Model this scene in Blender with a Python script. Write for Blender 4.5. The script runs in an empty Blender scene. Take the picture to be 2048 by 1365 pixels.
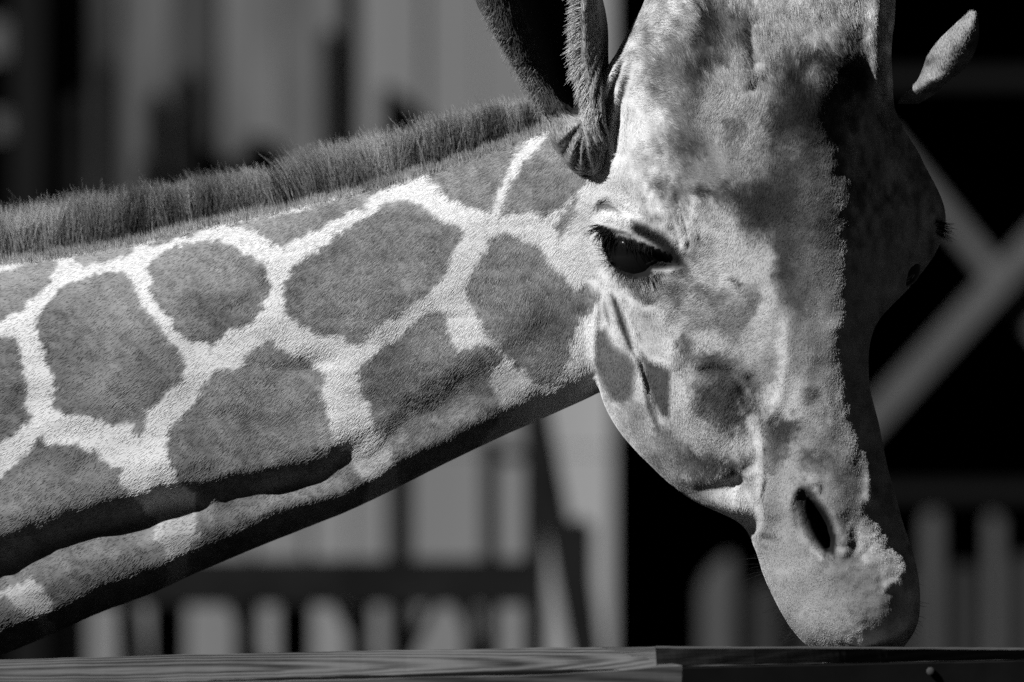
import bpy, bmesh, math, random
import numpy as np
from mathutils import Vector

random.seed(7)
rng = np.random.default_rng(11)
scene = bpy.context.scene

# ------------------------------------------------------------------ camera
S = 0.0004            # metres per photo pixel at the focus distance
DIST = 6.0            # camera to the giraffe's head
H = 1.60              # camera height
cam_d = bpy.data.cameras.new('camera')
cam = bpy.data.objects.new('camera', cam_d)
scene.collection.objects.link(cam)
cam.location = (0, -DIST, H)
cam.rotation_euler = (math.radians(90), 0, 0)
cam_d.sensor_width = 36
cam_d.lens = 36 * DIST / (2048 * S)
cam_d.clip_end = 500
cam_d.dof.use_dof = True
cam_d.dof.focus_distance = DIST + 0.02
cam_d.dof.aperture_fstop = 3.7
cam_d.dof.aperture_blades = 0
scene.camera = cam

# ------------------------------------------------------------------ light
SUN = Vector((-0.66, -0.46, 0.60)).normalized()      # towards the sun
elev = math.asin(SUN.z)
azim = math.atan2(SUN.x, SUN.y)
world = bpy.data.worlds.new('World')
scene.world = world
world.use_nodes = True
wn = world.node_tree
wn.nodes.clear()
sky = wn.nodes.new('ShaderNodeTexSky')
sky.sky_type = 'NISHITA'
sky.sun_disc = False
sky.sun_elevation = elev
sky.sun_rotation = azim
sky.altitude = 20000
sky.air_density = 0.6
sky.dust_density = 0.0
bw = wn.nodes.new('ShaderNodeSeparateColor')      # black-and-white through a red filter: red channel only
bg = wn.nodes.new('ShaderNodeBackground')
bg.inputs['Strength'].default_value = 0.05
wo = wn.nodes.new('ShaderNodeOutputWorld')
wn.links.new(sky.outputs[0], bw.inputs[0])
wn.links.new(bw.outputs[0], bg.inputs['Color'])
wn.links.new(bg.outputs[0], wo.inputs['Surface'])
sun_d = bpy.data.lights.new('sun', 'SUN')
sun_d.energy = 5.0
sun_d.angle = math.radians(0.5)
sun = bpy.data.objects.new('sun', sun_d)
sun.rotation_euler = SUN.to_track_quat('Z', 'Y').to_euler()
sun.location = (-4, -3, 6)
scene.collection.objects.link(sun)
scene.view_settings.view_transform = 'Standard'
scene.view_settings.look = 'None'
scene.view_settings.gamma = 1
scene.view_settings.use_curve_mapping = False
scene.view_settings.exposure = 0.6
scene.cycles.use_denoising = False
scene.cycles.max_bounces = 4
scene.cycles.diffuse_bounces = 2
scene.cycles.glossy_bounces = 2
scene.cycles.transmission_bounces = 2
scene.render.hair_type = 'STRIP'
try:
    scene.cycles_curves.shape = 'THICK'
    scene.cycles_curves.subdivisions = 2
except Exception:
    pass

# ------------------------------------------------------------------ helpers
def link(o, parent=None):
    scene.collection.objects.link(o)
    if parent is not None:
        o.parent = parent
    return o

def tag(o, label=None, cat=None, group=None, kind=None):
    if label: o['label'] = label
    if cat: o['category'] = cat
    if group: o['group'] = group
    if kind: o['kind'] = kind
    return o

def empty(name, loc=(0, 0, 0), label=None, cat=None, group=None):
    o = bpy.data.objects.new(name, None)
    o.location = loc
    o.empty_display_size = 0.1
    link(o)
    return tag(o, label, cat, group)

def toworld(x, py, d):
    """photo-scale model units (x right, py down, d towards the lens) -> metres"""
    x = np.asarray(x, float); py = np.asarray(py, float); d = np.asarray(d, float)
    y = -d * S
    k = (DIST + y) / DIST
    return np.stack([(x - 1024) * S * k, y, H + (682.5 - py) * S * k], -1)

def at(px, py, y):
    """point at depth y (metres) for a size/position read from the photo"""
    k = (DIST + y) / DIST
    return Vector(((px - 1024) * S * k, y, H + (682.5 - py) * S * k))

# value noise ---------------------------------------------------------------
_tabs = {}
def vnoise(x, y, scale, seed=0):
    if seed not in _tabs:
        _tabs[seed] = np.random.default_rng(1000 + seed).random((256, 256))
    T = _tabs[seed]
    u = np.asarray(x) / scale + 57.3 * seed; v = np.asarray(y) / scale + 91.7 * seed
    iu = np.floor(u).astype(int); iv = np.floor(v).astype(int)
    fu = u - iu; fv = v - iv
    fu = fu * fu * (3 - 2 * fu); fv = fv * fv * (3 - 2 * fv)
    a = T[iu % 256, iv % 256]; b = T[(iu + 1) % 256, iv % 256]
    c = T[iu % 256, (iv + 1) % 256]; e = T[(iu + 1) % 256, (iv + 1) % 256]
    return (a * (1 - fu) + b * fu) * (1 - fv) + (c * (1 - fu) + e * fu) * fv - 0.5

def fbm(x, y, scale, seed=0, oct=3):
    r = 0; amp = 1.0
    for k in range(oct):
        r = r + amp * vnoise(x, y, scale / 2 ** k, seed + k * 7)
        amp *= 0.55
    return r

def sstep(e0, e1, x):
    t = np.clip((x - e0) / (e1 - e0), 0, 1)
    return t * t * (3 - 2 * t)

def seg_dist(x, y, poly, closed=False):
    """distance to a polyline, and the position along it 0..1"""
    P = np.array(poly, float)
    if closed: P = np.vstack([P, P[:1]])
    best = np.full(x.shape, 1e9); tt = np.zeros(x.shape); side = np.zeros(x.shape)
    n = len(P) - 1
    for i in range(n):
        ax, ay = P[i]; bx, by = P[i + 1]
        dx, dy = bx - ax, by - ay
        L2 = dx * dx + dy * dy + 1e-9
        t = np.clip(((x - ax) * dx + (y - ay) * dy) / L2, 0, 1)
        ex = x - ax - t * dx; ey = y - ay - t * dy
        q = ex * ex + ey * ey
        m = q < best
        best = np.where(m, q, best)
        tt = np.where(m, (i + t) / n, tt)
        side = np.where(m, np.sign(dx * ey - dy * ex), side)
    return np.sqrt(best), tt, side

def inside(x, y, poly):
    P = np.array(poly, float); r = np.zeros(x.shape, bool)
    n = len(P); j = n - 1
    for i in range(n):
        xi, yi = P[i]; xj, yj = P[j]
        c = ((yi > y) != (yj > y)) & (x < (xj - xi) * (y - yi) / (yj - yi + 1e-12) + xi)
        r ^= c; j = i
    return r

def sdf(x, y, poly):
    """>0 inside"""
    d, _, _ = seg_dist(x, y, poly, True)
    return np.where(inside(x, y, poly), d, -d)

def interp_rows(keys, vals, q):
    """smooth (limited hermite) interpolation of rows; vals (K, ...)"""
    keys = np.array(keys, float); vals = np.array(vals, float)
    dk = np.diff(keys)
    sl = np.diff(vals, axis=0) / dk.reshape((-1,) + (1,) * (vals.ndim - 1))
    m = np.zeros_like(vals)
    m[0] = sl[0]; m[-1] = sl[-1]
    m[1:-1] = 0.5 * (sl[:-1] + sl[1:])
    i = np.clip(np.searchsorted(keys, q) - 1, 0, len(keys) - 2)
    h = dk[i]; t = (q - keys[i]) / h
    sh = (-1,) + (1,) * (vals.ndim - 1)
    h = h.reshape(sh); t = t.reshape(sh)
    return ((2*t**3 - 3*t**2 + 1) * vals[i] + (t**3 - 2*t**2 + t) * h * m[i]
            + (-2*t**3 + 3*t**2) * vals[i+1] + (t**3 - t**2) * h * m[i+1])

def closed_spline(C, M):
    """C (R, N, k) control loops -> (R, M, k)"""
    R, N, k = C.shape
    t = np.linspace(0, N, M, endpoint=False)
    i = np.floor(t).astype(int); f = (t - i)[None, :, None]
    P0 = C[:, (i - 1) % N]; P1 = C[:, i % N]; P2 = C[:, (i + 1) % N]; P3 = C[:, (i + 2) % N]
    return 0.5 * (2*P1 + (P2 - P0)*f + (2*P0 - 5*P1 + 4*P2 - P3)*f*f + (3*P1 - P0 - 3*P2 + P3)*f**3)

def grid_faces(R, M, off=0, closed=True):
    f = []
    a = np.arange(R - 1)[:, None] * M; mm = np.arange(M if closed else M - 1)[None, :]
    n = (mm + 1) % M
    q = np.stack([a + mm, a + n, a + M + n, a + M + mm], -1).reshape(-1, 4) + off
    return q

def mesh_from(verts, faces, name):
    me = bpy.data.meshes.new(name)
    me.from_pydata(np.asarray(verts).tolist(), [], [list(map(int, f)) for f in faces])
    me.validate(); me.update()
    return me

def read_mesh(me):
    n = len(me.vertices)
    co = np.empty(n * 3, np.float64); me.vertices.foreach_get('co', co)
    me.calc_loop_triangles()
    tr = np.empty(len(me.loop_triangles) * 3, np.int32); me.loop_triangles.foreach_get('vertices', tr)
    ed = np.empty(len(me.edges) * 2, np.int32); me.edges.foreach_get('vertices', ed)
    return co.reshape(-1, 3), tr.reshape(-1, 3), ed.reshape(-1, 2)

def vnormals(co, tr):
    a, b, c = co[tr[:, 0]], co[tr[:, 1]], co[tr[:, 2]]
    fn = np.cross(b - a, c - a)
    vn = np.zeros_like(co)
    for k in range(3):
        for ax in range(3):
            vn[:, ax] += np.bincount(tr[:, k], fn[:, ax], len(co))
    return vn / (np.linalg.norm(vn, axis=1, keepdims=True) + 1e-12), fn

def smooth(co, ed, w, it):
    n = len(co)
    deg = np.bincount(ed.ravel(), minlength=n).astype(float) + 1e-9
    for _ in range(it):
        av = np.empty_like(co)
        for ax in range(3):
            av[:, ax] = (np.bincount(ed[:, 0], co[ed[:, 1], ax], n) + np.bincount(ed[:, 1], co[ed[:, 0], ax], n)) / deg
        co = co + (av - co) * w[:, None]
    return co

# ------------------------------------------------------------------ materials
def new_mat(name):
    m = bpy.data.materials.new(name); m.use_nodes = True
    nt = m.node_tree
    b = nt.nodes['Principled BSDF']
    return m, nt, b

def grey(v):
    return (v, v, v, 1)

def attr_mat(name, rough=0.75, spec=0.15, gain=1.0, bump=0.0, bscale=900):
    m, nt, b = new_mat(name)
    a = nt.nodes.new('ShaderNodeAttribute'); a.attribute_name = 'tone'
    mul = nt.nodes.new('ShaderNodeMath'); mul.operation = 'MULTIPLY'; mul.inputs[1].default_value = gain
    nt.links.new(a.outputs['Fac'], mul.inputs[0])
    comb = nt.nodes.new('ShaderNodeCombineColor')
    for k in range(3): nt.links.new(mul.outputs[0], comb.inputs[k])
    nt.links.new(comb.outputs[0], b.inputs['Base Color'])
    b.inputs['Roughness'].default_value = rough
    b.inputs['Specular IOR Level'].default_value = spec
    if bump:
        tc = nt.nodes.new('ShaderNodeTexCoord')
        ns = nt.nodes.new('ShaderNodeTexNoise'); ns.inputs['Scale'].default_value = bscale; ns.inputs['Detail'].default_value = 3
        nt.links.new(tc.outputs['Object'], ns.inputs['Vector'])
        bp = nt.nodes.new('ShaderNodeBump'); bp.inputs['Strength'].default_value = bump; bp.inputs['Distance'].default_value = 0.001
        nt.links.new(ns.outputs['Fac'], bp.inputs['Height']); nt.links.new(bp.outputs[0], b.inputs['Normal'])
    return m

def plain_mat(name, v, rough=0.8, spec=0.2):
    m, nt, b = new_mat(name)
    b.inputs['Base Color'].default_value = grey(v)
    b.inputs['Roughness'].default_value = rough
    b.inputs['Specular IOR Level'].default_value = spec
    return m

def wood_mat(name, lo, hi, scale=(14, 14, 1.2), grain=6.0, rough=0.85, bump=0.25, knots=False, sp=0.1):
    """grain streaks run along local z (scale small there)"""
    m, nt, b = new_mat(name)
    tc = nt.nodes.new('ShaderNodeTexCoord')
    oi = nt.nodes.new('ShaderNodeObjectInfo')
    mp = nt.nodes.new('ShaderNodeMapping'); mp.inputs['Scale'].default_value = scale
    add = nt.nodes.new('ShaderNodeVectorMath'); add.operation = 'ADD'
    sc = nt.nodes.new('ShaderNodeVectorMath'); sc.operation = 'SCALE'; sc.inputs['Scale'].default_value = 37.0
    cx = nt.nodes.new('ShaderNodeCombineXYZ')
    for k in range(3): nt.links.new(oi.outputs['Random'], cx.inputs[k])
    nt.links.new(cx.outputs[0], sc.inputs[0])
    nt.links.new(tc.outputs['Object'], mp.inputs['Vector'])
    nt.links.new(mp.outputs[0], add.inputs[0]); nt.links.new(sc.outputs[0], add.inputs[1])
    n1 = nt.nodes.new('ShaderNodeTexNoise'); n1.inputs['Scale'].default_value = 1.0; n1.inputs['Detail'].default_value = 5; n1.inputs['Roughness'].default_value = 0.6
    nt.links.new(add.outputs[0], n1.inputs['Vector'])
    n2 = nt.nodes.new('ShaderNodeTexNoise'); n2.inputs['Scale'].default_value = grain; n2.inputs['Detail'].default_value = 3
    nt.links.new(add.outputs[0], n2.inputs['Vector'])
    mx = nt.nodes.new('ShaderNodeMath'); mx.operation = 'MULTIPLY_ADD'; mx.inputs[1].default_value = 0.35
    nt.links.new(n2.outputs['Fac'], mx.inputs[0]); nt.links.new(n1.outputs['Fac'], mx.inputs[2])
    r = nt.nodes.new('ShaderNodeMapRange')
    r.inputs['From Min'].default_value = 0.42; r.inputs['From Max'].default_value = 0.92
    r.inputs['To Min'].default_value = lo; r.inputs['To Max'].default_value = hi
    nt.links.new(mx.outputs[0], r.inputs['Value'])
    comb = nt.nodes.new('ShaderNodeCombineColor')
    for k in range(3): nt.links.new(r.outputs[0], comb.inputs[k])
    nt.links.new(comb.outputs[0], b.inputs['Base Color'])
    b.inputs['Roughness'].default_value = rough
    b.inputs['Specular IOR Level'].default_value = sp
    if bump:
        bp = nt.nodes.new('ShaderNodeBump'); bp.inputs['Strength'].default_value = bump; bp.inputs['Distance'].default_value = 0.003
        nt.links.new(mx.outputs[0], bp.inputs['Height']); nt.links.new(bp.outputs[0], b.inputs['Normal'])
    return m

M_skin = attr_mat('short_coat_skin', 0.85, 0.03, 0.85)
M_fur = attr_mat('short_coat_hair', 0.7, 0.05, 1.0)
M_eye = plain_mat('dark_wet_eye', 0.004, 0.08, 0.4)
M_wetrim = plain_mat('dark_eyelid_skin', 0.02, 0.35, 0.4)
M_nail = plain_mat('weathered_steel', 0.04, 0.8, 0.1)

def set_tone(me, tone, domain='POINT'):
    a = me.attributes.new('tone', 'FLOAT', domain)
    a.data.foreach_set('value', np.asarray(tone, np.float32))

def hair_object(name, pts, radius, tone, mat, parent):
    """pts (N, K, 3) world metres"""
    N, K, _ = pts.shape
    cu = bpy.data.hair_curves.new(name)
    cu.add_curves([K] * N)
    cu.attributes['position'].data.foreach_set('vector', pts.reshape(-1).astype(np.float32))
    prof = np.linspace(1, 0.25, K) if K > 1 else np.ones(1)
    r = (np.broadcast_to(np.asarray(radius, float).reshape(-1, 1), (N, K)) * prof[None, :])
    ra = cu.attributes.get('radius') or cu.attributes.new('radius', 'FLOAT', 'POINT')
    ra.data.foreach_set('value', r.reshape(-1).astype(np.float32))
    tone = np.asarray(tone, np.float32)
    ta = cu.attributes.new('tone', 'FLOAT', 'CURVE' if tone.ndim == 1 else 'POINT')
    ta.data.foreach_set('value', tone.reshape(-1))
    cu.materials.append(mat)
    o = bpy.data.objects.new(name, cu)
    link(o, parent)
    o['kind'] = 'stuff'
    return o

def box(name, lo, hi, mat, parent=None, bev=0.0, jit=0.0, rot=None, piv=None):
    bm = bmesh.new()
    bmesh.ops.create_cube(bm, size=1)
    lo = Vector(lo); hi = Vector(hi); c = (lo + hi) / 2; d = hi - lo
    for v in bm.verts:
        v.co = Vector((v.co.x * d.x, v.co.y * d.y, v.co.z * d.z))
        if jit: v.co += Vector([random.uniform(-jit, jit) for _ in range(3)])
    if bev: bmesh.ops.bevel(bm, geom=bm.edges[:], offset=bev, segments=2, affect='EDGES')
    me = bpy.data.meshes.new(name); bm.to_mesh(me); bm.free()
    me.materials.append(mat)
    o = bpy.data.objects.new(name, me); o.location = c
    if rot: o.rotation_euler = rot
    link(o, parent)
    return o
FULLHAIR = True
# ================================================================== setting
YB = 4.0        # the barn front
M_dirt = wood_mat('low_bounce_soil', 0.006, 0.014, (1.5, 1.5, 1.5), 8, 0.95, 0.4)  # near-black so the sunlit ground throws little light into the shade
gme = mesh_from([(-80, -40, 0), (80, -40, 0), (80, 80, 0), (-80, 80, 0)], [(0, 1, 2, 3)], 'ground')
gme.materials.append(M_dirt)
ground = tag(link(bpy.data.objects.new('ground', gme)), kind='structure')

M_old = wood_mat('weathered_board', 0.03, 0.15, (8, 8, 1.3), 5.0, 0.9, 0.25)
M_light = wood_mat('light_board', 0.23, 0.30, (9, 9, 0.5), 5.0, 0.9, 0.15)
M_pale = wood_mat('pale_board', 0.14, 0.19, (9, 9, 0.5), 5.0, 0.9, 0.2)
M_streak = wood_mat('shadow_streak_board', 0.005, 0.065, (7, 7, 1.1), 3.0, 0.9, 0.25)  # tree-shadow streaks painted into the board tone
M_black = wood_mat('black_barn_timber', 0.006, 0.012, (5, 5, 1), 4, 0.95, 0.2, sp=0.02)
M_rail = wood_mat('shade_black_timber', 0.006, 0.014, (5, 5, 5), 4, 0.95, 0.2, sp=0.02)  # near-black: shade put into the colour of the timber
M_cross = wood_mat('brace_board', 0.065, 0.09, (8, 8, 8), 4, 0.9, 0.2)
M_pk2 = wood_mat('greyer_picket_board', 0.014, 0.036, (9, 9, .8), 4, 0.9, 0.2)
M_picket = wood_mat('picket_board', 0.042, 0.07, (9, 9, .8), 4, 0.9, 0.2)

def bx(name, px0, px1, py0, py1, y0, y1, mat, parent, **k):
    """upright board between two photo positions, from depth y0 to y1"""
    a = at(px0, py1, y0); b = at(px1, py0, y0)
    return box(name, (a.x, y0, max(a.z, 0.0)), (b.x, y1, b.z), mat, parent, **k)

def beam(name, p, q, w, t, mat, parent, bev=0.0):
    """board from p to q (world points), width w across its length in the upright plane, thickness t"""
    p = Vector(p); q = Vector(q); L = (q - p).length
    bm = bmesh.new(); bmesh.ops.create_cube(bm, size=1)
    for v in bm.verts: v.co = Vector((v.co.x*w, v.co.y*t, v.co.z*L))
    if bev: bmesh.ops.bevel(bm, geom=bm.edges[:], offset=bev, segments=2, affect='EDGES')
    me = bpy.data.meshes.new(name); bm.to_mesh(me); bm.free(); me.materials.append(mat)
    o = bpy.data.objects.new(name, me)
    z = (q - p).normalized(); y = Vector((0, 1, 0)); x = y.cross(z).normalized(); y = z.cross(x)
    o.rotation_euler = __import__('mathutils').Matrix((x, y, z)).transposed().to_euler()
    o.location = (p + q)/2
    return link(o, parent)

# barn: the board wall on the left of its doorway, dark inside
barn = empty('barn', (0, 0, 0), 'dark barn with a weathered upright board front and a black open doorway on the right', 'barn')
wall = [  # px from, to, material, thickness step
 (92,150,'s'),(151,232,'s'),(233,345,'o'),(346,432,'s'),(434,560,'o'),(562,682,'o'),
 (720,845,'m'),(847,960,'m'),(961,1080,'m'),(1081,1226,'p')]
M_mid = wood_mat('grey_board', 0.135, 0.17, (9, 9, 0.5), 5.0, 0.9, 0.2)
mm = {'s': M_streak, 'o': M_old, 'm': M_mid, 'p': M_light}
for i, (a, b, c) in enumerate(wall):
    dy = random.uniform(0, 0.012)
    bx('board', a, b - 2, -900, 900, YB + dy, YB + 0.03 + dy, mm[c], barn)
for i, (a, b) in enumerate([(92,228),(230,364),(372,500),(503,612),(622,700),(703,775),(800,968),(990,1078),(1082,1226)]):
    dy = random.uniform(0, 0.012)
    bx('board', a, b - 2, 903, 3700, YB + dy, YB + 0.03 + dy, M_light if a > 1000 else M_pale, barn)
for a, b, t_, dx in [(134,176,190,6),(203,238,120,0),(292,338,185,-4),(350,404,140,8),(480,500,300,0),(640,676,60,0)]:
    p = at(a, t_, YB - .07); q = at(b, t_, YB - .07); w = (q.x - p.x)
    beam('shadow_stake', (p.x + w/2 + dx*S*1.6, YB - .07, at(0, 600, YB).z), (p.x + w/2, YB - .07, p.z), w, 0.04, M_rail, barn, bev=w*0.3)  # added uprights that stand for dark shadow streaks on the wall
# interior: side and rear walls and a roof
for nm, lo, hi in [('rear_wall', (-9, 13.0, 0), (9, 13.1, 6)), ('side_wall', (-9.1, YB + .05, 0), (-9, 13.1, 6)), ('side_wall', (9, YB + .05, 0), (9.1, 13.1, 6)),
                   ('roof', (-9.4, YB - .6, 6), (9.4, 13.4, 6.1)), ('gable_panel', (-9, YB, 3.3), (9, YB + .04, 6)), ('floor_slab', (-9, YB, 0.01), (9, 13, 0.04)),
                   ('fill_block_wall', (1.5, -7.0, 0), (1.6, YB - .02, 4.6)), ('fill_block_roof', (1.2, -7.2, 4.6), (9.2, YB - .62, 4.7)),  # unseen wall and roof, added to block fill light
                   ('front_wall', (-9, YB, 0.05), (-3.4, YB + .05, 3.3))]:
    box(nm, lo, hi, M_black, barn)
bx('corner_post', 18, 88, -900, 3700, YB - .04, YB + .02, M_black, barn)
for a, b, c, d in [(-30, 14, 40, 120), (-20, 16, 225, 275)]:
    bx('light_spot_slat', a, b, c, d, YB + .3, YB + .33, M_old, barn)  # slats added to stand for dim spots of light

# rail fence in front of the pale boards, shade painted into its colour
pen = empty('pen_fence', at(800, 1400, 3.1), 'timber fence, its shade coloured in black, with a heavy rail and slanting props before pale boards', 'fence')
def local(o, root):
    o.location = o.location - root.location
    return o
for a, b, t_ in [(238,262,1150),(304,364,1150),(472,512,1160),(560,618,1130),(698,738,1180),(786,822,880),(930,950,1180),(968,996,880),(1050,1090,820),(1148,1184,1050)]:
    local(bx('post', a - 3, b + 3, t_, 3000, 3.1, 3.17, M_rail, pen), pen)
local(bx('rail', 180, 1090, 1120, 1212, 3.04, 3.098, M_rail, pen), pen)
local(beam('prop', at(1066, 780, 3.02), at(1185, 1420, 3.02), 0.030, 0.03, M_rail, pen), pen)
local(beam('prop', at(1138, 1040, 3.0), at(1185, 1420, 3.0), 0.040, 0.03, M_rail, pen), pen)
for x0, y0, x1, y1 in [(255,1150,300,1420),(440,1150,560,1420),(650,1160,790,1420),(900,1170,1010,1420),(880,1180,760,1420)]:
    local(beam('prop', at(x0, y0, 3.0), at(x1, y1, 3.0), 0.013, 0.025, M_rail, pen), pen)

# gate with crossed braces in the doorway
gate = empty('gate', at(2000, 1000, YB - .1), 'barn gate with two pale boards crossed in an X in front of the black doorway', 'gate')
gy_ = YB - .1
local(beam('brace', at(1660, 140, gy_), at(2340, 985, gy_), 0.026, 0.025, M_cross, gate), gate)
local(beam('brace', at(1610, 985, gy_ - .028), at(2340, 190, gy_ - .028), 0.032, 0.025, M_cross, gate), gate)
M_dim = plain_mat('shaded_gate_rail', 0.007, 0.9, 0.05)  # darker than the braces: shade painted into the colour
for a, b, c, d in [(1640, 2360, 140, 172), (1640, 2360, 968, 1000)]:
    local(bx('rail', a, b, c, d, gy_ - .055, gy_ - .03, M_dim, gate), gate)
for a, b in [(1610, 1640), (2360, 2395)]:
    local(bx('stile', a, b, 120, 1020, gy_ - .03, gy_, M_dim, gate), gate)

# picket fence below the gate
pick = empty('picket_fence', at(1700, 1400, 3.5), 'low fence of uneven pickets with rounded tops behind the muzzle of the giraffe', 'fence')
def picket(px0, px1, top, yy, slope=0, dim=False):
    a = at(px0, top, yy); b = at(px1, top, yy); w = b.x - a.x
    n = 9; pts = []
    for i in range(n):
        t = i/(n-1); pts.append((a.x + w*t, a.z + (0.35*w)*(math.sqrt(max(0, 1-(2*t-1)**2)) - 1) + slope*w*(t-.5)))
    z0 = 0.0
    outline = [(a.x, z0)] + pts + [(b.x, z0)]
    V = [(x, yy, z) for x, z in outline] + [(x, yy + .02, z) for x, z in outline]
    m = len(outline)
    F = [list(range(m)), list(range(2*m-1, m-1, -1))] + [[i, (i+1) % m + 0, (i+1) % m + m, i + m][::-1] for i in range(m)]
    me = mesh_from([(v[0]-pick.location.x, v[1]-pick.location.y, v[2]-pick.location.z) for v in V], F, 'picket')
    me.materials.append(M_pk2 if dim else M_picket)
    return link(bpy.data.objects.new('picket', me), pick)
for a, b, tp, sl, dm in [(1400,1468,1128,1.0,0),(1500,1560,1165,0,1),(1600,1680,1150,0,1),(1700,1760,1160,0,1),(1790,1830,1150,0,1),(1846,1884,1024,.2,0),(1902,1958,1130,0,1),(1974,2006,1030,-.2,0),(2020,2090,1110,0,1),(2100,2150,1040,0,0)]:
    picket(a, b, tp, 3.5, sl, dm)
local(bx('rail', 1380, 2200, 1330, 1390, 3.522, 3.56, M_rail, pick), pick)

# ------------------------------------------------------------- rail in front
M_r1 = None
def front_wood(name, lo, hi, sx):
    m, nt, b = new_mat(name)
    tc = nt.nodes.new('ShaderNodeTexCoord')
    mp = nt.nodes.new('ShaderNodeMapping'); mp.inputs['Scale'].default_value = sx
    nt.links.new(tc.outputs['Object'], mp.inputs['Vector'])
    # distorted rings cut lengthwise give the cathedral figure
    wv = nt.nodes.new('ShaderNodeTexWave'); wv.wave_type = 'RINGS'; wv.rings_direction = 'SPHERICAL'
    wv.inputs['Scale'].default_value = 1.0; wv.inputs['Distortion'].default_value = 3.2; wv.inputs['Detail'].default_value = 3; wv.inputs['Detail Scale'].default_value = 0.7
    nt.links.new(mp.outputs[0], wv.inputs['Vector'])
    n2 = nt.nodes.new('ShaderNodeTexNoise'); n2.inputs['Scale'].default_value = 1.0; n2.inputs['Detail'].default_value = 8; n2.inputs['Roughness'].default_value = 0.65
    mp2 = nt.nodes.new('ShaderNodeMapping'); mp2.inputs['Scale'].default_value = (14, 420, 420)
    nt.links.new(tc.outputs['Object'], mp2.inputs['Vector']); nt.links.new(mp2.outputs[0], n2.inputs['Vector'])
    n3 = nt.nodes.new('ShaderNodeTexNoise'); n3.inputs['Scale'].default_value = 9; n3.inputs['Detail'].default_value = 2
    nt.links.new(tc.outputs['Object'], n3.inputs['Vector'])
    m1 = nt.nodes.new('ShaderNodeMath'); m1.operation = 'MULTIPLY_ADD'; m1.inputs[1].default_value = 0.38
    nt.links.new(wv.outputs['Fac'], m1.inputs[0]); nt.links.new(n2.outputs['Fac'], m1.inputs[2])
    m2 = nt.nodes.new('ShaderNodeMath'); m2.operation = 'MULTIPLY_ADD'; m2.inputs[1].default_value = 0.8
    nt.links.new(n3.outputs['Fac'], m2.inputs[0]); nt.links.new(m1.outputs[0], m2.inputs[2])
    r = nt.nodes.new('ShaderNodeMapRange')
    r.inputs['From Min'].default_value = 0.78; r.inputs['From Max'].default_value = 1.36
    r.inputs['To Min'].default_value = lo; r.inputs['To Max'].default_value = hi
    nt.links.new(m2.outputs[0], r.inputs['Value'])
    comb = nt.nodes.new('ShaderNodeCombineColor')
    for k in range(3): nt.links.new(r.outputs[0], comb.inputs[k])
    nt.links.new(comb.outputs[0], b.inputs['Base Color'])
    b.inputs['Roughness'].default_value = 0.8; b.inputs['Specular IOR Level'].default_value = 0.15
    bp = nt.nodes.new('ShaderNodeBump'); bp.inputs['Strength'].default_value = 0.3; bp.inputs['Distance'].default_value = 0.0006
    nt.links.new(m1.outputs[0], bp.inputs['Height']); nt.links.new(bp.outputs[0], b.inputs['Normal'])
    return m
M_f1 = front_wood('sawn_rail_board', 0.012, 0.105, (5.5, 60, 60))
M_f2 = front_wood('dark_rail_board', 0.03, 0.075, (5.5, 60, 60))

def strip(name, secs, mat, parent, jag=0.0, seed=1):
    """board built from cross sections: each section is a list of (px, py, d) corners in the same order"""
    r = np.random.default_rng(seed)
    K = len(secs[0]); q = []
    A = np.array(secs, float)
    xs = A[:, 0, 0]
    t = np.linspace(0, 1, 90)
    out = []
    for c in range(K):
        sx = np.interp(t*(len(secs)-1), range(len(secs)), A[:, c, 0])
        sy = np.interp(t*(len(secs)-1), range(len(secs)), A[:, c, 1])
        sd = np.interp(t*(len(secs)-1), range(len(secs)), A[:, c, 2])
        if jag: sy = sy + jag*(vnoise(sx, sx*0+c*40, 60, seed) + 0.6*vnoise(sx, sx*0+c*40, 17, seed+1))
        out.append(toworld(sx, sy, sd))
    V = np.stack(out, 1)               # (90, K, 3)
    base = V.reshape(-1, 3).mean(0)
    vv, F = V.reshape(-1, 3) - base, grid_faces(90, K).tolist()
    F += [list(range(K))[::-1], [89*K + k for k in range(K)]]
    me = mesh_from(vv, F, name)
    bm = bmesh.new(); bm.from_mesh(me); bmesh.ops.recalc_face_normals(bm, faces=bm.faces); bm.to_mesh(me); bm.free()
    me.materials.append(mat)
    o = bpy.data.objects.new(name, me); o.location = base
    link(o, parent)
    if parent: o.location = Vector(base) - parent.location
    return o
rail = empty('rail_fence', at(1024, 1345, -.12), 'rough sawn wooden rail along the bottom of the picture, under the muzzle of the giraffe', 'fence')
# upper board, left piece: broad sawn face tipped towards the sky
strip('board', [[(-1500,1352,150),(-1500,1395,330),(-1500,1480,300),(-1500,1480,130)],
                [(0,1319,150),(0,1372,330),(0,1470,300),(0,1470,130)],
                [(600,1304,150),(600,1362,330),(600,1460,300),(600,1460,130)],
                [(1100,1295,150),(1100,1351,330),(1100,1440,300),(1100,1440,130)],
                [(1195,1294,150),(1365,1332,332),(1360,1430,300),(1195,1430,130)]], M_f1, rail, 2.0, 3)
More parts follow.
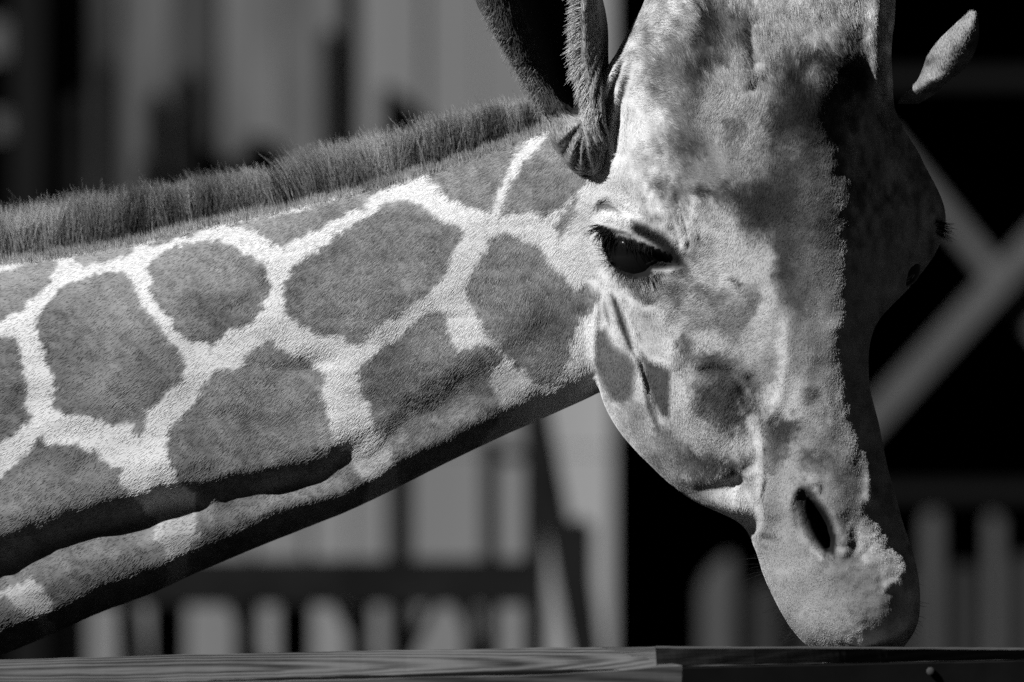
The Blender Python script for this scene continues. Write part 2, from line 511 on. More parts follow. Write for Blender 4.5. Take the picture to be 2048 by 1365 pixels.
# splintered end grain between the two pieces
strip('end_grain', [[(1190,1294.5,140),(1240,1304,200),(1310,1332,318)],[(1250,1295,150),(1270,1302,200),(1312,1332,318)],[(1310,1293,160),(1312,1305,220),(1314,1331,322)]], M_f1, rail, 1.0, 5)
strip('board', [[(1311,1293,215),(1311,1297,330),(1313,1331,312),(1313,1331,100),(1311,1293,100)],
                [(1700,1294,190),(1700,1298,300),(1700,1325,282),(1700,1325,100),(1700,1294,100)],
                [(2048,1296,160),(2048,1300,270),(2048,1319,252),(2048,1319,90),(2048,1296,90)],
                [(3300,1306,60),(3300,1310,170),(3300,1318,152),(3300,1318,0),(3300,1306,0)]], M_f2, rail, 1.5, 7)
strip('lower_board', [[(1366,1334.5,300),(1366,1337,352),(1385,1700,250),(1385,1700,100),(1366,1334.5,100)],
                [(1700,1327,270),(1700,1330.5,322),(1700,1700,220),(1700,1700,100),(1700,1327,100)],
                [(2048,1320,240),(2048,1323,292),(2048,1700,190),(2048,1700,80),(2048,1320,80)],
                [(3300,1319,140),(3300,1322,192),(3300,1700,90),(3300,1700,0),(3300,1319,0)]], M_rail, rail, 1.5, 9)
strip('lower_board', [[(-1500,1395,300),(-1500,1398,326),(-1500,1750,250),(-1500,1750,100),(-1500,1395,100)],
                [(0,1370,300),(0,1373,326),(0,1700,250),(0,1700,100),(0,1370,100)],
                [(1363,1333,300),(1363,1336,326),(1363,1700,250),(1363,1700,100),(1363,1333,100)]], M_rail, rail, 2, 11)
bm = bmesh.new(); bmesh.ops.create_uvsphere(bm, u_segments=16, v_segments=10, radius=0.0032)
for v in bm.verts: v.co.y *= 0.5
me = bpy.data.meshes.new('nail'); bm.to_mesh(me); bm.free(); me.materials.append(M_nail)
for x_, y_, d_ in [(1861,1343,308)]:
    o = bpy.data.objects.new('nail', me); o.location = Vector(toworld(x_, y_, d_)) - rail.location; link(o, rail)
for px in (-1300, 3100):
    local(bx('post', px, px + 220, 1250, 6000, 0.06, 0.14, M_old, rail), rail)

# ================================================================== giraffe
giraffe = empty('giraffe', (0, 0.05, 0),
    'spotted giraffe reaching its head down to the wooden rail, neck stretched in from the left', 'giraffe')
GI = np.array([0, 0.05, 0.0])     # everything under the giraffe is stored relative to this

# ---- head: horizontal slices, (x, d) from the left outline over the near side to the right outline
HR = [  # py, back depth, [L, F1..F7, R]
 (-190, -330, [(1400,-190),(1420,-120),(1470,-70),(1530,-45),(1580,-40),(1630,-50),(1670,-80),(1700,-130),(1715,-200)]),
 (-120, -360, [(1335,-130),(1360,-50),(1410,10),(1480,40),(1550,50),(1630,45),(1700,10),(1750,-60),(1775,-150)]),
 (0,    -380, [(1290,-90),(1325,0),(1390,60),(1475,90),(1560,112),(1640,110),(1705,75),(1760,10),(1790,-110)]),
 (110,  -390, [(1232,-45),(1290,5),(1380,65),(1475,105),(1560,135),(1640,140),(1705,105),(1745,50),(1782,-80)]),
 (160,  -390, [(1200,-42),(1262,2),(1365,60),(1465,104),(1570,136),(1640,150),(1705,108),(1750,48),(1785,-80)]),
 (220,  -390, [(1178,-48),(1244,0),(1350,60),(1455,100),(1550,137),(1640,155),(1705,112),(1755,45),(1790,-80)]),
 (320,  -385, [(1164,-62),(1230,-2),(1325,50),(1440,95),(1545,137),(1635,155),(1700,120),(1770,40),(1842,-90)]),
 (430,  -370, [(1150,-110),(1215,-18),(1310,40),(1425,95),(1535,137),(1630,155),(1700,120),(1785,30),(1888,-110)]),
 (500,  -360, [(1145,-115),(1212,-15),(1305,40),(1415,92),(1530,137),(1628,153),(1700,118),(1780,30),(1872,-110)]),
 (570,  -350, [(1155,-105),(1212,-10),(1300,45),(1405,92),(1520,135),(1620,150),(1698,117),(1755,40),(1822,-90)]),
 (650,  -335, [(1178,-85),(1215,0),(1295,50),(1395,90),(1510,130),(1612,148),(1690,118),(1722,65),(1752,-60)]),
 (760,  -310, [(1193,-75),(1222,5),(1295,50),(1390,88),(1500,122),(1608,142),(1685,115),(1715,65),(1738,-50)]),
 (850,  -285, [(1230,-70),(1258,5),(1320,48),(1400,82),(1505,112),(1615,135),(1697,112),(1733,60),(1758,-45)]),
 (930,  -260, [(1300,-60),(1325,5),(1370,42),(1435,75),(1520,103),(1630,135),(1712,115),(1748,60),(1774,-40)]),
 (1000, -235, [(1385,-50),(1405,5),(1440,38),(1487,68),(1550,103),(1640,138),(1722,120),(1765,62),(1793,-40)]),
 (1045, -222, [(1478,-48),(1492,0),(1512,35),(1542,68),(1585,106),(1655,138),(1732,122),(1776,62),(1805,-40)]),
 (1095, -215, [(1509,-50),(1520,10),(1545,58),(1582,98),(1625,128),(1683,152),(1748,142),(1795,75),(1822,-40)]),
 (1150, -210, [(1527,-45),(1542,18),(1572,72),(1612,112),(1655,140),(1710,164),(1770,166),(1819,108),(1836,-40)]),
 (1205, -205, [(1552,-45),(1567,18),(1595,68),(1632,104),(1672,131),(1722,155),(1777,156),(1823,98),(1840,-40)]),
 (1250, -200, [(1578,-45),(1592,14),(1618,62),(1652,98),(1690,124),(1732,145),(1782,142),(1819,86),(1834,-42)]),
 (1280, -190, [(1602,-50),(1616,5),(1640,48),(1670,82),(1702,106),(1736,122),(1772,108),(1800,50),(1818,-45)]),
 (1305, -170, [(1630,-55),(1642,-12),(1660,26),(1686,54),(1712,72),(1738,80),(1764,66),(1784,20),(1798,-50)]),
 (1328, -150, [(1645,-60),(1655,-35),(1670,-12),(1690,5),(1712,12),(1735,10),(1755,-5),(1770,-30),(1776,-60)]),
]
def head_mesh():
    keys = [r[0] for r in HR]; vals = []
    for py, db, P in HR:
        L = P[0]; R = P[-1]; w = R[0] - L[0]
        back = [(R[0] - 0.05*w, R[1] + 0.45*(db - R[1])), (R[0] - 0.22*w, R[1] + 0.85*(db - R[1])), (0.5*(L[0] + R[0]), db),
                (L[0] + 0.22*w, L[1] + 0.85*(db - L[1])), (L[0] + 0.05*w, L[1] + 0.45*(db - L[1]))]
        vals.append(P + back)
    q = np.concatenate([np.arange(-190, 1300, 8), np.arange(1300, 1328.5, 3)])
    C = interp_rows(keys, vals, q)
    W = closed_spline(C, 140)
    V = np.stack([W[..., 0], -W[..., 1], -np.broadcast_to(q[:, None], W.shape[:2])], -1)
    return cap(V)

def cap(V):
    R, M, _ = V.shape
    F = grid_faces(R, M).tolist()
    vv = V.reshape(-1, 3)
    vv = np.vstack([vv, V[0].mean(0), V[-1].mean(0)])
    for j in range(M):
        F.append([R*M, (j + 1) % M, j])
        F.append([R*M + 1, (R - 1)*M + j, (R - 1)*M + (j + 1) % M])
    return vv, F

def tube(path, rad, M=40):
    """path of (x,y,z) model units, radii -> capped loft"""
    P = np.array(path, float); n = len(P)
    t = np.linspace(0, n - 1, (n - 1) * 10 + 1)
    Q = interp_rows(np.arange(n), P, t); r = np.interp(t, np.arange(n), rad)
    T = np.gradient(Q, axis=0); T /= np.linalg.norm(T, axis=1, keepdims=True)
    up = np.array([0, 1, 0.01]); A = np.cross(T, up); A /= np.linalg.norm(A, axis=1, keepdims=True)
    B = np.cross(T, A)
    a = np.linspace(0, 2*np.pi, M, endpoint=False)
    V = Q[:, None] + r[:, None, None] * (np.cos(a)[None, :, None] * A[:, None] + np.sin(a)[None, :, None] * B[:, None])
    return cap(V)

# ---- neck: vertical slices
NECK_TOP = [(-760,660),(-400,600),(-100,540),(0,525),(100,512),(200,495),(300,475),(400,450),(500,430),(600,410),(700,385),
            (800,358),(900,325),(1000,290),(1080,262),(1150,240),(1250,225),(1350,240)]
NECK_BOT = [(-760,1640),(-400,1480),(-100,1352),(0,1312),(100,1270),(200,1225),(300,1188),(400,1142),(500,1100),(600,1060),(700,1020),
            (800,972),(900,922),(1000,874),(1100,830),(1200,784),(1300,730),(1350,690)]
GROOVE = [(-100,1125),(0,1100),(100,1070),(200,1035),(300,1008),(380,984),(450,975),(560,950),(660,920),(740,880),(820,815),(900,768),(980,738),(1060,700)]
def fx(tab, x):
    a = np.array(tab, float); return np.interp(x, a[:, 0], a[:, 1])

def neck_mesh():
    q = np.concatenate([np.arange(-760, 1340, 10)])
    t = interp_rows([a[0] for a in NECK_TOP], [[a[1]] for a in NECK_TOP], q)[:, 0]
    b = interp_rows([a[0] for a in NECK_BOT], [[a[1]] for a in NECK_BOT], q)[:, 0]
    h = (b - t) / 2; m = (b + t) / 2
    w = np.interp(q, [-760, 0, 600, 1200, 1350], [330, 270, 220, 185, 150])
    front = np.interp(q, [-760, 0, 400, 800, 1100, 1200, 1340], [30, -25, -42, -42, -28, -25, -70])
    c = front - w
    a = np.linspace(0, 2*np.pi, 150, endpoint=False)
    ex = 2 / 2.5
    sg = lambda v: np.sign(v) * np.abs(v) ** ex
    ca = np.cos(a); sc_ = np.where(ca > 0, np.abs(ca)**(2/2.4), -np.abs(ca)**(2/4.6))
    py = m[:, None] - h[:, None] * sc_[None, :]
    sa = np.sin(a); ss_ = np.sign(sa)*np.where(ca > 0, np.abs(sa)**(2/2.4), np.abs(sa)**(2/4.6))
    d = c[:, None] + w[:, None] * ss_[None, :]
    V = np.stack([np.broadcast_to(q[:, None], py.shape), -d, -py], -1)
    return cap(V[:, ::-1])

def body_base():
    parts = [head_mesh(), neck_mesh(),
             tube([(1400, 90, 60), (1405, 100, 180), (1400, 110, 300)], [62, 50, 44]),
             tube([(1712, 110, 20), (1735, 120, 160), (1745, 130, 300)], [58, 48, 44])]
    vs = []; fs = []; off = 0
    for v, f in parts:
        vs.append(np.asarray(v)); fs += [[i + off for i in q] for q in f]; off += len(v)
    me = mesh_from(np.vstack(vs), fs, 'body_base')
    bm = bmesh.new(); bm.from_mesh(me); bmesh.ops.recalc_face_normals(bm, faces=bm.faces); bm.to_mesh(me); bm.free()
    o = bpy.data.objects.new('body_base', me); link(o)
    md = o.modifiers.new('r', 'REMESH'); md.mode = 'VOXEL'; md.voxel_size = 5.5; md.use_smooth_shade = True
    dg = bpy.context.evaluated_depsgraph_get()
    ev = o.evaluated_get(dg)
    res = bpy.data.meshes.new_from_object(ev)
    bpy.data.objects.remove(o); bpy.data.meshes.remove(me)
    return res

body_me = body_base()
body_me.name = 'body'
co, tr, ed = read_mesh(body_me)
print('body verts', len(co))
co = smooth(co, ed, np.full(len(co), 0.5), 4)
# melt the join between neck and cheek where the photo shows one smooth surface
X, PY = co[:, 0], -co[:, 2]
wj = np.exp(-((X - 1185) / 60) ** 2) * sstep(600, 470, PY) * sstep(200, 330, PY) * (co[:, 1] < 250)
co = smooth(co, ed, 0.5 * wj, 120)

# ---- sculpted detail, in model units towards the lens ------------------
vn, _ = vnormals(co, tr)
X, PY = co[:, 0].copy(), -co[:, 2].copy()
frontm = sstep(0.15, -0.25, vn[:, 1])
D = np.zeros(len(co)); DX = np.zeros(len(co)); DZ = np.zeros(len(co))

def near(poly, r):
    P = np.array(poly, float)
    return np.where((X > P[:,0].min()-r) & (X < P[:,0].max()+r) & (PY > P[:,1].min()-r) & (PY < P[:,1].max()+r) & (frontm > 0))[0]

def ridge(poly, width, amp, taper=0.15):
    idx = near(poly, width*3)
    if len(idx) == 0: return
    d, t, _ = seg_dist(X[idx], PY[idx], poly)
    tp = np.clip(np.minimum(t, 1 - t) / taper, 0, 1) if taper else 1.0
    D[idx] += amp * np.exp(-(d / width)**2) * tp * frontm[idx]

def fold(poly, width, amp, reach, taper=0.2):
    """surface to the left of the polyline direction stands amp above the other side, fading over reach"""
    idx = near(poly, reach*2.2)
    if len(idx) == 0: return
    d, t, s = seg_dist(X[idx], PY[idx], poly)
    sd = d * s
    tp = np.clip(np.minimum(t, 1 - t) / taper, 0, 1) if taper else 1.0
    D[idx] += amp * 0.5 * np.tanh(-sd / width) * np.exp(-(d / reach)**2) * tp * frontm[idx]

def bump(cx, cy, rx, ry, amp, ang=0, p=2):
    c, s = math.cos(math.radians(ang)), math.sin(math.radians(ang))
    u = ((X - cx)*c + (PY - cy)*s) / rx; v = (-(X - cx)*s + (PY - cy)*c) / ry
    r = np.sqrt(u*u + v*v)
    D[:] += amp * np.exp(-r**p) * frontm

EYE_OPEN = [(1205,472),(1210,500),(1220,524),(1238,543),(1266,555),(1292,552),(1306,541),(1330,539),(1360,532),(1346,516),(1328,505),(1305,497),(1285,490),(1262,484),(1235,480),(1216,470)]
NOSTRIL = [(1614,996),(1628,1006),(1645,1026),(1660,1050),(1668,1078),(1664,1104),(1650,1098),(1636,1076),(1624,1050),(1615,1022)]
NOS_REC = [(1592,982),(1606,972),(1628,984),(1648,1008),(1666,1040),(1676,1078),(1670,1114),(1650,1112),(1622,1086),(1602,1050),(1593,1015)]
# near eye: socket, lids, brow
dn_, _, _ = seg_dist(X, PY, EYE_OPEN, True)
ins_ = inside(X, PY, EYE_OPEN)
D -= frontm * np.where(ins_, 34*sstep(0, 16, dn_) + 10, 0)
D += frontm * np.where(ins_, 0, 9*np.exp(-(dn_/13)**2))                      # lid rims
bump(1275, 510, 110, 85, 26)                                                  # bulge of the eyeball under the lids
ridge([(1196,432),(1225,430),(1262,446),(1300,462),(1335,485),(1365,520)], 15, 13)   # upper lid fold
ridge([(1190,414),(1215,406),(1240,420),(1275,438)], 7, -12)                  # crease above it
ridge([(1200,350),(1260,340),(1330,380),(1385,440),(1400,520)], 46, 14)       # brow bone
for P_, a_ in [([(1285,395),(1305,425),(1325,455)], -5),([(1320,375),(1345,420),(1358,470),(1362,500)], -6),
               ([(1345,385),(1368,430),(1380,480),(1378,510)], -7),([(1338,380),(1356,422),(1370,470)], 5),
               ([(1360,385),(1385,435),(1393,490)], 4),([(1300,380),(1322,420),(1340,460)], 4)]:
    ridge(P_, 7, a_*1.35)
ridge([(1238,564),(1260,592),(1288,612),(1318,610)], 8, -6)        # fold below the eye
ridge([(1240,548),(1275,574),(1320,578),(1360,560)], 16, 4)
# cheek and jaw: veins and folds
ridge([(1200,540),(1212,570),(1226,610),(1244,670),(1268,720),(1284,770),(1300,830)], 7, 12)
ridge([(1215,580),(1236,600),(1258,640),(1276,690),(1300,720),(1345,735)], 8, 11)
ridge([(1222,600),(1236,630),(1256,680),(1268,715)], 8, -6)
ridge([(1283,705),(1290,745),(1310,800),(1325,850)], 6, -8)
ridge([(1340,600),(1330,650),(1345,700),(1350,760)], 16, 8)
ridge([(1188,560),(1192,620),(1190,690),(1196,750)], 12, 14)                  # rear edge of the jaw
bump(1420, 790, 90, 90, 12)
fold([(1525,1000),(1523,930),(1518,870),(1506,825),(1484,780),(1455,745)], 7, -22, 40)      # facial crest above the cheek muscle
ridge([(1480,762),(1500,795),(1515,840),(1523,900),(1524,960),(1518,1010)], 4.5, 9)
ridge([(1380,735),(1420,722),(1470,730),(1500,760)], 12, 10)
# mouth: cheek overhangs the pale chin
fold([(1340,955),(1385,975),(1430,968),(1470,945),(1490,958)], 9, 20, 40)
fold([(1480,945),(1500,975),(1516,1010),(1520,1045),(1512,1075)], 5, 30, 34, 0.1)
bump(1470, 1035, 75, 34, 42, 25)
# median horn and brow of the far side
bump(1655, 165, 62, 70, 62, 0, 2.4)
bump(1800, 292, 32, 56, 40, -20)
bump(1830, 380, 50, 80, 20, -30)
bump(1862, 400, 22, 44, 20, -25)
bump(1762, 130, 24, 130, 56, 0)
ridge([(1705,120),(1718,200),(1725,300),(1770,380)], 20, -26)
ridge([(1500,30),(1505,90),(1520,140)], 14, -10)
ridge([(1475,40),(1482,110),(1500,180)], 16, 12)
ridge([(1410,-40),(1412,40),(1405,110)], 20, -12)
bump(1330, 60, 60, 90, 16)
bump(1560, 60, 60, 60, 14)
# nasal bridge edge
ridge([(1690,350),(1692,500),(1690,650),(1692,760),(1712,850)], 34, 5, 0.1)
ridge([(1575,640),(1572,720),(1560,800),(1530,850)], 14, 5)
# folds where the ear joins the head
for P_, a_, w_ in [([(1192,345),(1186,290),(1192,230),(1212,165),(1240,112)], 12, 8),([(1206,350),(1202,295),(1208,235),(1226,170),(1250,115)], -9, 6),([(1218,345),(1216,290),(1222,230),(1238,170),(1256,125)], 8, 6),([(1232,330),(1231,280),(1238,225),(1252,165)], -6, 6),([(1246,310),(1246,260),(1254,200)], 4, 6)]:
    ridge(P_, w_, a_)
# nostril
dno, _, _ = seg_dist(X, PY, NOSTRIL, True)
ino = inside(X, PY, NOSTRIL)
D -= frontm * np.where(ino, 80*sstep(-2, 12, dno), 0)
dnr, _, _ = seg_dist(X, PY, NOS_REC, True)
D -= frontm * np.where(inside(X, PY, NOS_REC), 24*sstep(0, 20, dnr), 0)
bump(1640, 1050, 62, 92, 24, -24)
ridge([(1672,1010),(1690,1055),(1688,1095)], 18, 4)
ridge([(1600,975),(1592,1010),(1598,1050),(1625,1090),(1655,1120)], 10, -8)
ridge([(1590,970),(1580,1020),(1590,1070),(1620,1110)], 10, 7)
ridge([(1625,985),(1662,1020),(1688,1058),(1694,1095),(1680,1120)], 13, 10)
ridge([(1612,968),(1632,965),(1636,990)], 7, 9)
# far nostril flap
ridge([(1738,880),(1742,930),(1742,980),(1736,1015)], 13, 13)
ridge([(1752,940),(1754,1000),(1748,1050)], 7, -4)
# wrinkles and pebbled skin of the nose
wm = sstep(1640, 1720, X) * sstep(1030, 1070, PY)
for k in range(9):
    y0 = 1060 + k*13
    ridge([(1710,y0+6),(1735,y0+1),(1765,y0+3)], 4, .5 if k % 2 else -.5)
D += frontm * wm * fbm(X, PY, 12, 81, 3) * 2.6
ridge([(1765,1180),(1785,1165),(1805,1170),(1808,1195)], 8, 9)
bump(1720, 1225, 90, 50, 10)
D += frontm * sstep(1600, 1660, X) * sstep(-50, 200, PY) * fbm(X, PY, 20, 83, 3) * 1.6

# groove under the neck muscle and the windpipe below it
gy = fx(GROOVE, X)
nm = (X < 1075) & (frontm > 0)
gs = PY - gy + 16*vnoise(X, PY, 70, 131) + 8*vnoise(X, PY, 26, 132)
gdep = np.interp(X, [-200, 0, 300, 380, 430, 560, 680, 760, 860, 960, 1040, 1075], [66, 60, 50, 30, 12, 24, 17, 7, 12, 14, 7, 0])
ghw = np.interp(X, [0, 350, 420, 700, 850, 1000], [34, 28, 28, 32, 44, 44])
prof = -sstep(-ghw, ghw*0.9, gs)
rec = sstep(ghw*0.9, ghw*0.9 + np.interp(X, [0, 350, 450, 1000], [70, 60, 50, 60]), gs) * np.interp(X, [0, 400, 1000], [0.8, 0.85, 1.0])
D += np.where(nm, gdep * (prof + rec) + 0.22*gdep*np.exp(-((gs + 55)/50)**2), 0)*(1 + 1.3*vnoise(X, PY*0.4, 110, 133)) * frontm
tb_ = fx(NECK_BOT, X) - gy
D += np.where(nm, 0.33*np.clip(gs - 26, 0, np.maximum(tb_ - 75, 1))*sstep(1090, 980, X)*np.interp(X, [0, 400, 700, 1000], [1, 1, .8, .45]), 0)*frontm
# undulation of the neck muscle
nk = sstep(1150, 1050, X)
D += nk * frontm * (fbm(X, PY*1.4, 150, 3, 2) * 14 + fbm(X*.35, PY, 34, 135, 2) * 3.2)
D += (1 - nk) * frontm * fbm(X, PY, 60, 5, 3) * 3.0

co[:, 1] -= D
co = smooth(co, ed, np.full(len(co), 0.35), 1)

vn, fn = vnormals(co, tr)
X, PY = co[:, 0], -co[:, 2]

# ---- coat pattern (tone = reflectance of the hair, some shade painted in) -----------------------
PATCH = [
 [(-60,560),(0,545),(60,525),(108,516),(112,540),(104,565),(73,595),(33,628),(0,643),(-60,650)],
 [(190,546),(238,544),(260,559),(271,584),(278,613),(308,635),(330,665),(355,694),(374,727),(366,764),(341,782),(322,804),(293,826),(288,868),(274,879),(264,866),(262,846),(220,848),(205,837),(168,831),(135,830),(101,811),(110,778),(107,753),(95,734),(84,705),(75,676),(71,650),(88,613),(106,588),(128,570)],
 [(139,513),(197,494),(267,484),(272,498),(262,512),(215,524),(152,535),(150,524)],
 [(290,490),(320,474),(369,462),(410,452),(408,460),(366,478),(302,498)],
 [(297,526),(315,509),(353,492),(410,478),(443,482),(472,500),(509,517),(540,538),(540,573),(527,610),(513,643),(480,657),(450,672),(433,688),(425,706),(420,688),(403,679),(370,676),(344,654),(330,628),(304,602),(302,570)],
 [(451,453),(533,431),(595,422),(655,403),(728,380),(785,366),(747,399),(692,433),(637,460),(600,477),(560,497),(545,487),(520,470),(490,460)],
 [(800,394),(827,401),(856,420),(878,438),(900,447),(930,456),(922,486),(908,515),(898,544),(871,570),(853,588),(820,614),(798,628),(769,643),(747,658),(717,689),(703,691),(684,676),(655,672),(626,665),(600,652),(570,627),(568,600),(571,577),(582,555),(584,533),(622,507),(655,486),(692,456),(736,431),(772,405)],
 [(850,345),(893,320),(966,292),(1040,262),(1085,255),(1050,285),(1032,312),(1014,341),(1003,366),(992,392),(978,420),(966,428),(930,414),(905,402),(878,381)],
 [(1100,270),(1069,304),(1043,330),(1034,348),(1021,370),(1014,399),(999,436),(1021,432),(1058,429),(1102,434),(1124,418),(1172,372),(1200,340),(1190,300),(1140,262)],
 [(988,471),(1025,469),(1050,486),(1072,486),(1087,508),(1113,541),(1135,562),(1155,580),(1180,565),(1200,580),(1186,620),(1160,640),(1148,680),(1140,716),(1134,752),(1105,768),(1069,766),(1047,747),(1021,722),(992,690),(966,654),(952,621),(932,592),(930,573),(948,544),(959,515),(970,493)],
 [(864,621),(897,621),(897,643),(908,680),(919,705),(950,690),(985,690),(1010,715),(992,735),(988,764),(1003,790),(1003,823),(990,860),(960,900),(900,940),(830,985),(794,960),(794,921),(780,899),(767,867),(749,854),(731,804),(713,757),(714,738),(747,709),(783,683),(820,654)],
 [(542,679),(571,705),(622,720),(644,738),(655,749),(641,771),(652,811),(666,851),(667,890),(703,908),(708,939),(735,962),(735,1020),(650,1060),(376,1180),(376,1119),(396,1071),(388,1035),(392,990),(366,972),(341,947),(337,921),(333,888),(344,859),(366,833),(388,804),(403,775),(428,742),(476,734),(494,712),(523,687)],
 [(86,863),(99,885),(146,894),(183,899),(205,918),(242,936),(239,965),(256,979),(290,1009),(316,1040),(311,1071),(335,1105),(342,1122),(330,1210),(110,1300),(102,1231),(106,1211),(89,1187),(68,1160),(0,1185),(-120,1230),(-120,1000),(0,952),(26,932),(48,914),(73,877)],
 [(-90,690),(0,672),(33,668),(40,694),(51,734),(55,764),(55,804),(64,841),(37,862),(0,888),(-90,900)],
 [(1164,387),(1128,420),(1111,449),(1113,467),(1121,490),(1137,460),(1154,423)],
 [(-60,1200),(0,1190),(20,1197),(51,1228),(80,1240),(90,1330),(-60,1380)],
 [(-420,660),(-230,600),(-110,610),(-130,700),(-260,760),(-400,740)],[(-440,800),(-280,800),(-130,760),(-130,960),(-300,1020),(-460,960)],
 [(-460,1040),(-300,1080),(-160,1040),(-150,1260),(-330,1300),(-480,1240)],
 [(-760,700),(-500,680),(-480,900),(-560,960),(-760,940)],[(-760,1020),(-560,1010),(-520,1260),(-760,1340)],
]
def neck_tone(x, y, jig):
    jx = fbm(x, y, 26, 11, 3) * 9 + 11*vnoise(x, y, 9, 12) + jig[0]; jy = fbm(x, y, 26, 17, 3) * 9 + 11*vnoise(x, y, 9, 13) + jig[1]
    xs = x + jx; ys = y + jy
    m = np.zeros(x.shape)
    for P in PATCH:
        A = np.array(P); idx = np.where((x > A[:,0].min()-40) & (x < A[:,0].max()+40) & (y > A[:,1].min()-40) & (y < A[:,1].max()+40))[0]
        if len(idx) == 0: continue
        sd = sdf(xs[idx], ys[idx], P)
        m[idx] = np.maximum(m[idx], sstep(-2.5, 4.0, sd))
    light = 0.62 + 0.05*vnoise(x, y, 120, 21)
    us = x*.55 - y*.83; vs = x*.83 + y*.55
    dark = 0.185 + 0.10*fbm(x, y, 110, 23, 3) + 0.085*fbm(us/1.0, vs/2.2, 9, 24, 3)
    for cx, cy, rx, ry, a in [(240,712,75,38,.055),(385,588,60,50,.04),(740,500,110,70,.035),(1060,640,50,110,.04),(870,760,90,50,.02),(30,760,40,70,.04)]:
        dark = dark - a*np.exp(-((x-cx)/rx)**2 - ((y-cy)/ry)**2)
    # the coat is a little paler towards the back of the neck
    dark = dark + 0.05*np.exp(-((y - np.interp(x, [a[0] for a in NECK_TOP], [a[1] for a in NECK_TOP])) / 55)**2)
    under = sstep(0, 40, y - fx(GROOVE, x))*sstep(1100, 1000, x)      # throat toned down against strong sun, shade put into the colour
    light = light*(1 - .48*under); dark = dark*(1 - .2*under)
    return light*(1 - m) + dark*m

